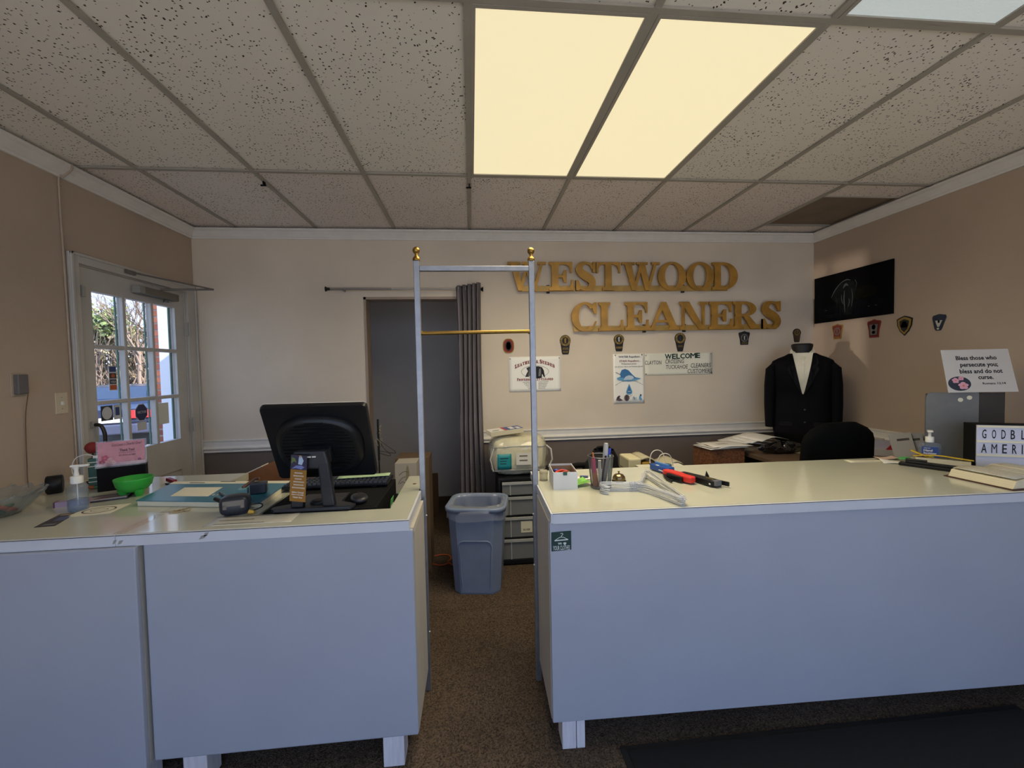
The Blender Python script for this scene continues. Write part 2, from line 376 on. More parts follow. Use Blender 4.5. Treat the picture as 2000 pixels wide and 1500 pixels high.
# left wall (glazed door), right wall, front wall (shop window)
LY0, LY1, LZ = 2.60, 3.50, 2.11
wl = struct(MB().box(XL-.12, XL, YF-.12, LY0, 0, 2.75).box(XL-.12, XL, LY1, YB, 0, 2.75).box(XL-.12, XL, LY0, LY1, LZ, 2.75).build('wall_left', M['wall_shaded']), 'beige left wall with glazed door, paint darkened as shade')
wr_ = struct(MB().box(XR, XR+.12, YF-.12, YB, RAIL, 2.75).build('wall_right', M['wall_shaded']), 'beige right wall, paint darkened as shade')
rbox(XR, XR+.12, YF-.12, YB, 0, RAIL).build('lower_wall', M['wall_low'], wr_)
WX0, WX1, WZ0, WZ1 = -2.1, 3.02, .12, 2.48
wfr = struct(MB().box(XL, XR, YF-.12, YF, 0, WZ0).box(XL, XR, YF-.12, YF, WZ1, 2.75).box(XL, WX0, YF-.12, YF, WZ0, WZ1).box(WX1, XR, YF-.12, YF, WZ0, WZ1).build('wall_front', M['wall_shaded']), 'front wall with wide shop window')
wm = MB()
for i in range(5):
    x = WX0+(WX1-WX0)*i/4; wm.box(x-.025, x+.025, YF-.09, YF-.03, WZ0, WZ1)
wm.box(WX0, WX1, YF-.09, YF-.03, WZ0, WZ0+.05).box(WX0, WX1, YF-.09, YF-.03, WZ1-.05, WZ1)
win = struct(wm.build('window_1', M['trim']), 'wide shop window behind the viewer')
for i in range(4):
    x0 = WX0+(WX1-WX0)*i/4+.025; x1 = WX0+(WX1-WX0)*(i+1)/4-.025
    rbox(x0, x1, YF-.063, YF-.057, WZ0+.05, WZ1-.05).build('pane', M['glass'], win)
# back room seen through the doorway
struct(rbox(-1.5, .9, 5.0, 5.1, 0, 2.75).build('wall_rear', M['back_wall']), 'dim grey wall of the back room')
struct(rbox(-1.6, -1.5, YB+.12, 5.1, 0, 2.75).build('wall_rear_left', M['back_wall']))
struct(rbox(.9, 1.0, YB+.12, 5.1, 0, 2.75).build('wall_rear_right', M['back_wall']))
struct(rbox(-1.6, 1.0, YB+.12, 5.1, 2.5, 2.6).build('ceiling_rear', M['back_wall']))

# ceiling: slab, exposed T-bars, lay-in tiles
ceil = struct(rbox(XL-.12, XR+.12, YF-.12, YB+.12, 2.70, 2.75).build('ceiling', M['slab']), 'suspended ceiling of fissured tiles in a metal grid')
GX0, GY = .013, [-1.07, .15, 1.372, 2.592]
gx = [GX0+.61*k for k in range(-3, 6)]
def tbar(mb, x0, x1, y0, y1): mb.box(x0, x1, y0, y1, 2.624, 2.632); return mb
for k, x in enumerate(gx):
    mb = tbar(MB(), x-.012, x+.012, YF, YB); mb.box(x-.002, x+.002, YF, YB, 2.632, 2.67)
    mb.build('grid_runner', M['tbar'], ceil)
for y in GY[1:]:
    mb = tbar(MB(), XL, XR, y-.012, y+.012); mb.v = [(a, b_, c-.0006) for a, b_, c in mb.v]
    mb.build('cross_tee', M['tbar'], ceil)
rbox(XL, XL+.02, YF, YB, 2.622, 2.630).build('wall_angle', M['tbar'], ceil)
rbox(XR-.02, XR, YF, YB, 2.622, 2.630).build('wall_angle', M['tbar'], ceil)
rbox(XL, XR, YB-.02, YB, 2.6215, 2.6295).build('wall_angle', M['tbar'], ceil)
cols = [XL]+gx+[XR]; rows = [YF]+GY+[YB]
for j in range(len(rows)-1):
    for i in range(len(cols)-1):
        x0, x1, y0, y1 = cols[i], cols[i+1], rows[j], rows[j+1]
        if x1-x0 < .05 or y1-y0 < .12: continue
        lit = (j == 3 and i in (4, 5)) or (j == 2 and i == 6)
        if lit: continue
        if j == 4 and i == 8:
            rbox(x0+.004, x1-.004, y0+.004, 2.80, 2.634, 2.65).build('ceiling_tile', M['tile2'], ceil)
            rbox(x0+.004, x1-.004, 3.40, y1-.004, 2.634, 2.65).build('ceiling_tile', M['tile2'], ceil)
            bm_ = mat('brown_stained_panel', (126, 110, 92), .8, var=.12, vscale=7)
            rbox(x0+.004, x1-.004, 2.80, 3.40, 2.640, 2.65).build('access_panel', bm_, ceil, label='plain brown ceiling panel near the back right corner')
            MB().box(x0+.01, x1-.01, 2.795, 2.807, 2.626, 2.64).box(x0+.01, x1-.01, 3.393, 3.405, 2.626, 2.64).build('panel_frame', M['tbar'], ceil)
            continue
        rbox(x0+.004, x1-.004, y0+.004, y1-.004, 2.634+random.uniform(0, .0015), 2.65).build('ceiling_tile', M['tile2'] if j == 4 else M['tile'], ceil)
for (x, y) in ((-1.207, 2.72), (.013, 2.70)):
    tag(MB().box(x-.004, x+.004, y-.012, y+.012, 2.606, 2.622).box(x-.02, x+.012, y-.004, y+.004, 2.598, 2.606).build('ceiling_hook', M['black_m']),
        'tiny black clip on the ceiling grid, ' + ('left of the lit panels' if x < -1 else 'behind the left lit panel'), 'clip', 'clips on the ceiling grid')
def fixture(x0, x1, y0, y1, lit, label):
    cx, cy = (x0+x1)/2, (y0+y1)/2
    t = thing('ceiling_light', label, 'light', (cx, cy, 2.62), 0, 'fluorescent ceiling lights')
    a, c = (x1-x0)/2-.013, (y1-y0)/2-.013
    MB().box(-a, -a+.014, -c, c, .002, .02).box(a-.014, a, -c, c, .002, .02).box(-a+.014, a-.014, -c, -c+.014, .002, .02).box(-a+.014, a-.014, c-.014, c, .002, .02).build('frame', M['tbar'], t)
    MB().box(-a, a, -c, c, .06, .07).build('housing', M['tbar'], t)
    if lit:
        d = mat('lit_diffuser', (250, 238, 196), .5, emit=PANEL_GLOW)
        d.node_tree.nodes['Principled BSDF'].inputs['Base Color'].default_value = (.25, .24, .2, 1)
        d.node_tree.nodes['Principled BSDF'].inputs['Emission Color'].default_value = (1.0, .86, .53, 1)
    else:
        d = mat('cool_prismatic_diffuser', (212, 222, 222), .35, bump=.5, bscale=160, emit=.42)  # pale cover given a faint emission of its own
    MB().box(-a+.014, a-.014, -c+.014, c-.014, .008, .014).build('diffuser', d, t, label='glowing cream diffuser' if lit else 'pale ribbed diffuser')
    if lit:
        ld = bpy.data.lights.new('fluorescent_lamp', 'AREA'); ld.shape = 'RECTANGLE'; ld.size = 2*a-.06; ld.size_y = 2*c-.06
        ld.energy = PANEL_WATTS; ld.spread = math.radians(150); ld.color = (1, .86, .60)
        lo = bpy.data.objects.new('fluorescent_lamp', ld); COL.objects.link(lo); lo.parent = t; lo.location = (0, 0, .004)
    return t
fixture(gx[3], gx[4], 1.372, 2.592, True, 'lit ceiling panel, the left of the lit pair')
fixture(gx[4], gx[5], 1.372, 2.592, True, 'lit ceiling panel, the right of the lit pair')
fixture(gx[5], gx[6], .15, 1.372, False, 'pale ceiling light with a faint emission set on its ribbed cover, cut by the top frame edge')

# crown moulding and chair rail
def crown(name, axis, at_, a0, a1, sgn, label):
    pr = [(0, 2.545), (.012, 2.545), (.016, 2.556), (.022, 2.560), (.03, 2.575), (.046, 2.596), (.060, 2.604), (.062, 2.616), (0, 2.616)]
    if axis == 'x': o = MB().prism([(at_+sgn*p[0], p[1]) for p in pr], a0, a1, 'x')
    else: o = MB().prism([(at_+sgn*p[0], p[1]) for p in pr], a0, a1, 'y')
    return struct(o.build(name, M['trim']), label)
crown('trim_2', 'x', YB, XL, XR, -1, 'white crown moulding along the back wall')
crown('trim_3', 'y', XL, YF, YB, 1, 'white crown moulding along the left wall')
crown('trim_4', 'y', XR, YF, YB, -1, 'white crown moulding along the right wall')
RP = [(0, .852), (.012, .852), (.018, .858), (.012, .866), (.012, .874), (.024, .880), (.026, .888), (.014, .896), (.010, .905), (.010, .938), (.016, .944), (.016, .952), (0, .955)]
struct(MB().prism([(YB-p[0], p[1]) for p in RP], XL, DX0-.01, 'x').build('trim_5', M['trim']), 'white chair rail left of the doorway')
struct(MB().prism([(YB-p[0], p[1]) for p in RP], DX1+.01, XR, 'x').build('trim_6', M['trim']), 'white chair rail right of the doorway')
struct(MB().prism([(XR-p[0], p[1]) for p in RP], .5, YB, 'y').build('trim_7', M['trim']), 'white chair rail on the right wall')

# glazed door in the left wall
cas = MB()
for (y0, y1, z0, z1) in ((2.543, 2.600, 0, 2.165), (3.50, 3.598, 0, 2.165), (2.600, 3.50, 2.11, 2.165)): cas.box(XL, XL+.018, y0, y1, z0, z1)
for (y0, y1, z0, z1) in ((2.543, 2.560, 0, 2.165), (3.582, 3.598, 0, 2.165), (2.543, 3.598, 2.15, 2.165)): cas.box(XL+.018, XL+.028, y0, y1, z0, z1)
cas.box(XL-.12, XL, 2.600, 2.606, 0, 2.11).box(XL-.12, XL, 3.494, 3.50, 0, 2.11).box(XL-.12, XL, 2.606, 3.494, 2.104, 2.11)
dpaint = mat('door_white_paint', (192, 188, 180), .5, var=.06, vscale=6)
struct(cas.build('trim_8', dpaint, bevel=.003), 'white casing around the glazed door')
DXI = XL-.006; DXO = XL-.046
py0, py1, pz0, pz1 = 2.695, 3.388, 1.008, 1.975
leaf = MB().box(DXO, DXI, 2.609, py0, .01, 2.10).box(DXO, DXI, py1, 3.491, .01, 2.10).box(DXO, DXI, py0, py1, pz1, 2.10).box(DXO, DXI, py0, py1, .78, pz0).box(DXO, DXI, py0, py1, .01, .20).box(DXO+.012, DXI-.012, py0, py1, .20, .78)
door = struct(leaf.build('door_1', dpaint), 'white nine-pane door to the car park')
cw = (py1-py0-2*.024)/3; ch_ = (pz1-pz0-2*.024)/3
green = mat('green_outer_sash', (70, 110, 98), .6)
for k in (1, 2):
    y = py0+k*cw+(k-1)*.024; rbox(DXO+.006, DXI+.004, y, y+.024, pz0, pz1).build('muntin', dpaint, door, bevel=.004)
    z = pz0+k*ch_+(k-1)*.024; rbox(DXO+.007, DXI+.003, py0, py1, z, z+.024).build('muntin', dpaint, door, bevel=.004)
rbox(DXO-.004, DXO+.004, py1-.012, py1, pz0, pz1).build('outer_sash', green, door)
for k in (1, 2):
    y = py0+k*cw+(k-1)*.024; rbox(DXO-.004, DXO+.004, y-.006, y+.002, pz0, pz1).build('outer_sash', green, door)
for i in range(3):
    for j in range(3):
        y = py0+i*(cw+.024); z = pz0+j*(ch_+.024)
        rbox(DXO+.018, DXO+.022, y, y+cw, z, z+ch_).build('pane', M['glass'], door)
# lower raised panel
MB().box(DXI-.012, DXI-.004, py0+.06, py1-.06, .28, .70).build('door_panel', dpaint, door, bevel=.004)
# hinges, pull handle, strike, closer
hm = mat('hinge_painted', (170, 166, 158), .5)
for z in (1.83, 1.10, .3):
    hg = MB().box(XL-.004, XL+.021, 3.486, 3.512, z-.05, z+.05).build('hinge', hm, door)
    MB().lathe([(.007, -.055), (.007, .055)], 10, T(XL+.024, 3.499, z)).build('knuckle', hm, hg)
pull = MB().tube(catmull([(XL+.004, 2.655, 1.205), (XL+.035, 2.657, 1.20), (XL+.05, 2.662, 1.155), (XL+.05, 2.662, 1.10), (XL+.035, 2.657, 1.055), (XL+.004, 2.655, 1.05)]), .010, 8)
pull.build('pull_handle', mat('dark_bronze', (60, 52, 46), .4, .6), door, label='dark curved pull handle')
MB().box(DXI, XL+.008, 2.638, 2.672, 1.19, 1.225).build('handle_plate', hm, door)
MB().box(DXI, XL+.02, 2.612, 2.63, 1.93, 1.99).build('strike', hm, door)
grey = mat('closer_grey', (116, 110, 102), .5, .3)
cl = MB().box(XL-.006, XL+.05, 3.00, 3.36, 2.015, 2.065).build('door_closer', grey, door, bevel=.006, label='grey hydraulic door closer')
MB().lathe([(.018, -.02), (.012, 0)], 12, T(XL+.03, 3.25, 2.012)).build('closer_cap', grey, cl)
MB().box(XL-.0, XL+.052, 2.985, 3.03, 2.018, 2.062).build('end_cap', mat('closer_cap_grey', (150, 146, 138), .5), cl)
MB().tube([(XL+.03, 3.20, 2.075), (XL+.30, 3.34, 2.10)], .007, 6).build('closer_arm', grey, cl)
MB().tube([(XL+.30, 3.34, 2.10), (XL+.02, 2.95, 2.14)], .006, 6).build('closer_rod', grey, cl)
MB().box(XL+.018, XL+.03, 2.91, 2.99, 2.125, 2.15).build('arm_bracket', grey, cl)
# decals on the panes
XD = DXO+.0235
def decal(pts, m, nm='decal', d=0): return MB().add([(XD+d, p[0], p[1]) for p in pts], [list(range(len(pts)))]).build(nm, m, door)
def R4(y0, y1, z0, z1): return [(y0, z0), (y1, z0), (y1, z1), (y0, z1)]
dk = mat('decal_dark', (52, 54, 60), .5); blu = mat('decal_blue', (44, 66, 120), .5); wh = mat('decal_white', (206, 206, 204), .6); org = mat('decal_orange', (190, 92, 40), .5)
decal(R4(2.805, 2.862, 1.395, 1.545), wh); decal(R4(2.809, 2.858, 1.508, 1.541), blu, d=.001); decal(R4(2.809, 2.858, 1.468, 1.500), dk, d=.001)
decal([(2.8335+.015*math.cos(a), 1.484+.011*math.sin(a)) for a in [k*PI/8 for k in range(16)]], org, d=.002)
decal(R4(2.809, 2.858, 1.434, 1.462), dk, d=.001); decal(R4(2.809, 2.858, 1.399, 1.428), org, d=.001)
decal(R4(2.735, 2.82, 1.215, 1.305), dk); decal([(2.777+.036*math.cos(a), 1.26+.038*math.sin(a)) for a in [k*PI/12 for k in range(24)]], wh, d=.001)
decal(R4(2.825, 2.88, 1.215, 1.305), wh); decal(R4(2.838, 2.868, 1.24, 1.29), blu, d=.001)
oc = [(3.045+.052*math.cos(PI/8+k*PI/4), 1.238+.056*math.sin(PI/8+k*PI/4)) for k in range(8)]
decal([(3.045+(p[0]-3.045)*1.1, 1.238+(p[1]-1.238)*1.1) for p in oc], wh); decal(oc, mat('decal_navy', (30, 38, 84), .5), d=.001)
decal(R4(3.005, 3.085, 1.12, 1.175), wh); decal(R4(3.19, 3.30, 1.135, 1.285), mat('decal_paper', (226, 226, 214), .7))
MW = T(0, 0, 0, 0, 0, PI/2)   # local x -> world +y, local -y -> world +x
def wtext(s, cy, z0, w, h, m, d=.003, **k): return text(door, s, cy, z0, w, h, -(XD+d), m, mtx=MW, **k)
wtext('VISA', 2.8335, 1.440, .04, .014, wh); wtext('VECTOR', 3.045, 1.232, .08, .016, wh)

# ================================================================== counters
H = .937
def counter_leg(parent, x0, x1, y0, y1, z1, gap=False):
    mb = MB()
    if gap:
        xm = x0+(x1-x0)*.62; mb.box(x0, xm-.0012, y0, y1, 0, z1).box(xm+.0012, x1, y0, y1, 0, z1)
    else: mb.box(x0, x1, y0, y1, 0, z1)
    mb.build('leg', M['legm'], parent, bevel=.002)
def edge_line(parent, x0, x1, y, z=H-.0025): rbox(x0, x1, y-.0006, y+.002, z-.001, z+.001).build('laminate_joint', M['seam'], parent)
# left corner unit
c1 = thing('counter_cabinet', 'white counter cabinet at the far left, against the left wall', 'counter', (0, 0, 0))
rbox(XL+.005, -1.155, 1.545, 1.563, .12, .897).build('front_panel', M['panel'], c1, bevel=.003)
rbox(-1.165, -1.155, 1.563, 2.40, .12, .897).build('side_panel', M['side'], c1)
rbox(XL+.005, -1.17, 2.40, 2.42, .12, .897).build('back_panel', M['side'], c1)
rbox(XL+.005, -1.165, 1.564, 2.40, .12, .14).build('bottom_board', M['side'], c1)
for (x, y) in ((-1.28, 1.58), (-2.1, 1.58), (-1.28, 2.3), (-2.1, 2.3)): counter_leg(c1, x, x+.09, y, y+.09, .12)
t1 = thing('countertop', 'glossy white corner countertop left of the seam', 'countertop', (0, 0, 0))
rbox(XL+.004, -1.2295, 1.575, 2.445, .899, H).build('top_board', M['lam'], t1)
rbox(XL+.004, -1.2295, 1.564, 1.5745, .897, H-.001).build('edge_strip', M['edge'], t1); edge_line(t1, XL+.004, -1.23, 1.5640)
# middle unit with the till well
c2 = thing('counter_cabinet', 'white counter cabinet under the till, left of the gap', 'counter', (0, 0, 0))
rbox(-1.148, -.229, 1.572, 1.590, .12, .897).build('front_panel', M['panel'], c2, bevel=.006)
rbox(-.247, -.229, 1.592, 1.925, .12, .897).build('side_panel', M['side'], c2, bevel=.002)
rbox(-1.148, -1.13, 1.592, 1.925, .12, .897).build('side_panel', M['side'], c2)
rbox(-1.128, -.249, 1.592, 1.925, .12, .138).build('bottom_board', M['side'], c2)
for x0, x1, y in ((-.362, -.285, 1.582), (-1.06, -.98, 1.582), (-.362, -.285, 1.83), (-1.06, -.98, 1.83)): counter_leg(c2, x0, x1, y, y+.085, .12)
rbox(-.2285, -.2275, 1.60, 1.90, .13, .88).build('end_laminate', M['side'], c2)
t2 = thing('countertop', 'white countertop with a cut-out holding the till monitor', 'countertop', (0, 0, 0))
MB().prism([(-1.2275, 1.575), (-.250, 1.575), (-.250, 2.215), (-.332, 2.215), (-.332, 1.705), (-.832, 1.705), (-.832, 2.215), (-1.2275, 2.215)], .899, H).build('top_board', M['lam'], t2)
rbox(-1.2275, -.240, 1.564, 1.5745, .897, H-.001).build('edge_strip', M['edge'], t2); edge_line(t2, -1.2275, -.240, 1.5640)
rbox(-.2495, -.240, 1.575, 1.94, .899, H-.001).build('edge_strip', M['edge'], t2)
rbox(-.832, -.332, 1.705, 2.215, .835, .85).build('well_floor', M['black_m'], t2)
MB().box(-.832, -.828, 1.705, 2.215, .85, .899).box(-.336, -.332, 1.705, 2.215, .85, .899).box(-.828, -.336, 1.705, 1.709, .85, .899).build('well_wall', M['black_m'], t2)
MB().lathe([(.009, 0), (.009, .0008)], 16, T(-.285, 2.06, H)).build('screw_cover', mat('brown_plug', (96, 50, 34), .5), t2, label='small brown plug')
scuff = mat('tape_scuff', (150, 146, 140), .5)
for (x, z, w) in ((-1.238, .905, .016), (-1.222, .903, .02), (-.96, .906, .03), (-.945, .915, .02)):
    poly(t2 if x > -1.2295 else t1, [(x, z), (x+w*.6, z+.004), (x+w, z+.016), (x+w*.3, z+.014)], 1.5637, scuff, 'tape_scrap')
# right unit, turned a little
c3 = thing('counter_cabinet', 'long white counter cabinet right of the gap', 'counter', (.288, 1.549, 0), math.radians(-1.2))
rbox(-.010, 2.70, .022, .040, .115, .897).build('front_panel', M['panel'], c3, bevel=.003)
rbox(-.012, .006, .042, .38, .115, .897).build('side_panel', M['side'], c3, bevel=.002)
rbox(2.68, 2.70, .042, .38, .115, .897).build('side_panel', M['side'], c3)
rbox(.008, 2.678, .042, .38, .115, .133).build('bottom_board', M['side'], c3)
counter_leg(c3, .027, .116, .030, .12, .115, True); counter_leg(c3, .027, .116, .28, .36, .115)
for x in (1.3, 2.55): counter_leg(c3, x, x+.09, .2, .29, .115)
t3 = thing('countertop', 'long cream-white countertop right of the gap', 'countertop', (.288, 1.549, 0), math.radians(-1.2))
MB().prism([(.0, .011), (2.74, .011), (2.74, .66), (.0, .66)], .899, H).build('top_board', M['lam'], t3)
rbox(0, 2.74, 0, .0105, .897, H-.001).build('edge_strip', M['edge'], t3); edge_line(t3, 0, 2.74, 0)
rbox(-.008, -.0005, 0, .66, .900, H-.001).build('edge_strip', M['edge'], t3)
# green sticker on the right front panel
st = thing('hanger_sticker', 'dark green square sticker with a coat hanger drawing on the counter front', 'sticker', (.322, 1.5702, .822), math.radians(-1.2))
gs = mat('sticker_green', (12, 54, 46), .4)
sk = .045
poly(st, [(-.038, -.037), (.038, -.0365+.003), (.038, .039), (-.038, .036)], -.0012, gs, 'sticker_face', .0008)
wl_ = mat('sticker_white', (222, 226, 220), .5)
hq = ribbon([(-.026, .004, .002), (.0, .017, .002), (.026, .006, .002)], 3)+ribbon([(-.026, .004, .004), (.026, .006, .004)], 2)+ribbon([(0, .017, .002), (.001, .022, .002), (.006, .026, .002), (.004, .031, .002), (-.003, .030, .002)], 4)
mb = MB()
for p_ in hq: mb.add([(a, -.0024, c) for a, c in p_], [[0, 1, 2, 3]])
mb.build('hanger_drawing', wl_, st)
text(st, 'we', -.006, -.012, .014, .008, -.0024, wl_); text(st, 'YOUR CLOTHES', 0, -.033, .064, .017, -.0024, wl_, bold=.004)
poly(st, [(.008, -.010), (.013, -.004), (.018, -.010), (.013, -.016)], -.0024, wl_, 'heart'); poly(st, ell(.0105, -.0075, .0035, .0035, 10), -.0024, wl_, 'heart'); poly(st, ell(.0155, -.0075, .0035, .0035, 10), -.0024, wl_, 'heart')
# black floor mat
mt = thing('floor_mat', 'black rubber-edged mat lying in front of the right counter', 'mat', (1.40, 1.05, 0))
MB().box(-.865, .865, -.51, .51, .0, .006).build('mat_edge', mat('mat_rubber', (22, 22, 22), .8), mt)
MB().box(-.84, .84, -.485, .485, .006, .010).build('mat_pile', mat('mat_black_pile', (14, 14, 15), .95, bump=.5, bscale=400), mt)

# ================================================================== garment rail in the gap
gr = thing('garment_rail', 'silver square-tube garment rail with brass rod and ball finials', 'garment rail', (0, 1.96, 0))
for x in (-.234, .283):
    MB().box(x-.0125, x+.0125, -.0125, .0125, .0, 1.968).build('post', M['steel'], gr, bevel=.002)
    MB().lathe([(.016, 1.968), (.017, 1.976), (.015, 1.982), (.009, 1.988), (.006, 1.994), (.008, 1.998)]+[(.0165*math.sin(a), 2.014-.0165*math.cos(a)) for a in [.4+k*(PI-.4)/10 for k in range(11)]], 20, T(x, 0, 0)).build('finial', M['brass'], gr, label='brass ball finial')
MB().box(-.2215, .2705, -.0115, .0115, 1.922, 1.945).build('top_bar', M['steel'], gr, bevel=.002)
MB().tube([(-.2215, 0, 1.645), (.2705, 0, 1.648)], .0085, 14).build('hanging_rod', M['brass'], gr, label='brass hanging rod')
for x in (-.218, .267): MB().lathe([(.0105, -.004), (.0105, .004)], 12, T(x, 0, 1.6465, 0, PI/2)).build('rod_collar', M['brass'], gr)
for x, zz in ((-.2205, .82), (-.2205, .28), (.2695, .80), (.2695, .56)): MB().lathe([(.004, 0), (.002, .003)], 8, T(x, -.0126, zz, PI/2)).build('bolt', M['white'], gr)

# ================================================================== curtain and rod
rod = thing('curtain_rod', 'thin metal tension rod above the dark doorway', 'curtain rod', (-.51, 3.56, 2.138))
MB().tube([(-.61, 0, .004), (-.12, 0, .002)], .009, 10).build('outer_tube', mat('rod_grey', (150, 146, 140), .35, .8), rod)
MB().tube([(-.12, 0, .002), (.595, 0, -.002)], .0065, 10).build('inner_tube', mat('rod_grey2', (176, 172, 164), .3, .8), rod)
MB().lathe([(.010, 0), (.011, .01), (.012, .02), (.020, .034), (.022, .036)], 14, T(-.60, 0, .004, 0, -PI/2)).build('end_cap', M['black'], rod)
MB().lathe([(.010, 0), (.011, .01), (.012, .02), (.020, .034), (.022, .036)], 14, T(.585, 0, -.002, 0, PI/2)).build('end_cap', M['black'], rod)
for x in (-.50, .56): MB().box(x-.006, x+.006, .0, .05, -.012, .012).build('bracket', M['rod'] if 'rod' in M else M['steel'], rod)
cu = thing('curtain', 'dark grey grommet curtain pushed to the right of the doorway', 'curtain', (0, 3.545, 0))
cm = mat('curtain_grey', (104, 98, 102), .85, var=.35, vscale=26, stretch=(1, 1, .06))
def cf(u, v):
    n = 5.0; a = u*n*2*PI
    x = -.118+.20*u + .012*math.sin(a*1.0+.6); z = 2.185-1.80*v - (.03*(1-u) if v < .01 else 0)
    amp = .034+.010*math.sin(v*3)
    return (x+.008*math.sin(v*4+u*3), -.0+amp*math.sin(a), z)
MB().sheet(cf, 90, 24).build('drape', cm, cu, solid=.002)
for u in (.14, .42, .72):
    MB().tube([(-.118+.2*u, -.012+.02*math.cos(a), 2.138+.022*math.sin(a)) for a in [k*2*PI/14 for k in range(14)]], .004, 6, closed=True).build('grommet', M['steel'], cu)

# ================================================================== wall sign
brassm = mat('brass_letter', (176, 132, 56), .42, .3, var=.28, vscale=9)
brassr = mat('brass_rail', (176, 142, 76), .45, .3, var=.2, vscale=12)
W1 = [('W', .316, .640), ('E', .664, .872), ('S', .888, 1.066), ('T', 1.070, 1.279), ('W', 1.292, 1.628), ('O', 1.612, 1.862), ('O', 1.866, 2.114), ('D', 2.100, 2.334)]
W2 = [('C', .851, 1.068), ('L', 1.084, 1.300), ('E', 1.315, 1.525), ('A', 1.520, 1.800), ('N', 1.804, 2.054), ('E', 2.070, 2.289), ('R', 2.288, 2.524), ('S', 2.560, 2.737)]
def sign(letters, z0, hh, label, rx0, rx1, brk):
    x0 = letters[0][1]; t = thing('letter_sign', label, 'sign', (x0, YB-.045, z0))
    for ch, a, b_ in letters:
        glyph_mesh(slab_glyph(ch, b_-a, hh, hh*.235, hh*.088), -.006, .012).build('letter', brassm, t, loc=(a-x0, 0, 0))
    MB().box(rx0-x0, rx1-x0, .013, .024, -.003, .042).build('mounting_rail', brassr, t)
    for bx in brk: MB().box(bx-x0-.012, bx-x0+.012, .024, .045, -.016, .052).build('bracket', M['ink'], t)
    return t
sign(W1, 2.123, .238, 'brass letters WESTWOOD on the back wall', .405, 2.25, (.66, 1.85))
sign(W2, 1.782, .240, 'brass letters CLEANERS under the upper word', .872, 2.71, (1.50, 1.86))

# ================================================================== posters
def poster(name, label, cat, x0, x1, z0, z1, m, wall='back', curl=.004):
    w, h = x1-x0, z1-z0
    t = thing(name, label, cat, ((x0+x1)/2, YB-.001, z0))
    MB().sheet(lambda u, v: ((u-.5)*w, -.002-curl*(1-v)*abs(2*u-1)**3-.0015*math.sin(u*PI), v*h), 14, 10).build('sheet', m, t, solid=.0006)
    return t, w, h
red = mat('print_maroon', (128, 28, 34), .6); dgrey = mat('print_dark', (46, 46, 50), .6); mgrey = mat('print_grey', (120, 120, 122), .6)
pst = mat('poster_white', (250, 248, 238), .55)
t, w, h = poster('leather_poster', 'white leather and suedes notice behind the right silver post', 'poster', .314, .760, 1.277, 1.575, pst, curl=.0)
YP = -.0062
def slab_line(parent, s, cx, z, w, h, m, arc=0, big=None, y=YP):
    n = len(s); wid = [(.35 if c == ' ' else (1.15 if c in 'W&' else (.6 if c == 'I' else 1))) for c in s]; tot = sum(wid); x = cx-w/2; mb = MB()
    for i, c in enumerate(s):
        ww = w*wid[i]/tot
        if c != ' ':
            hh = h*(1.25 if big and i in big else 1); u = (x+ww/2-(cx-w/2))/w; zz = z+arc*(1-(2*u-1)**2); sl = -arc*8*(u-.5)/w
            for gi, p_ in enumerate(slab_glyph(c, ww*.88, hh, hh*.24, hh*.12)):
                mb.add([(x+a, y-.00003*gi, zz+b_+sl*(a-ww/2)) for a, b_ in p_], [list(range(len(p_)))[::-1]])
        x += ww
    return mb.build('lettering', m, parent)
slab_line(t, 'LEATHERS & SUEDES', .0, .196, .345, .026, red, arc=.046, big=(0, 11))
slab_line(t, 'PROFESSIONALLY CLEANED', .0, .094, .312, .018, red, big=(0, 15))
mb = MB()
for q in ring2d(0, .170, .118, .052, .0022, 40, t2=.0022): mb.add([(a, YP, c) for a, c in q], [[0, 1, 2, 3]])
mb.build('oval_line', dgrey, t)
for pts, m_ in (([(-.085, .125), (-.075, .15), (-.06, .175), (-.075, .20), (-.05, .212), (-.02, .205), (-.025, .16), (-.05, .13)], dgrey), ([(-.03, .12), (-.035, .19), (-.01, .213), (.03, .215), (.06, .205), (.075, .18), (.085, .12), (.078, .12), (.06, .15), (.055, .115), (.02, .11)], M['ink']), ([(-.06, .135), (-.05, .17), (-.045, .2), (-.04, .2), (-.042, .165), (-.05, .135)], mgrey), ([(.028, .13), (.035, .19), (.05, .2), (.052, .16), (.045, .13)], mgrey)):
    poly(t, pts, YP-(.0004 if m_ is mgrey else 0), m_, 'jacket_drawing')
for i, (a, b_) in enumerate((('LEATHER BAGS', 'COLOR CHANGES'), ('FUR COATS', 'REFINISHING'), ('FUR HATS', 'MINOR REPAIR'), ('FUR RUGS', 'BAG CLEANING'), ('FURS', 'BOOTS'))):
    z = .078-i*.0135; wa = .09-.012*i
    text(t, a, -.012-wa/2-.004, z, wa, .0065, YP, dgrey); text(t, b_, .028+(.085-.007*i)/2, z, .085-.007*i, .0065, YP, dgrey)
for sx in (-1, 1): MB().lathe([(.005, 0), (.002, .004)], 10, T(sx*(w/2-.012), -.004, h-.016, PI/2)).build('tack', M['steel'], t)

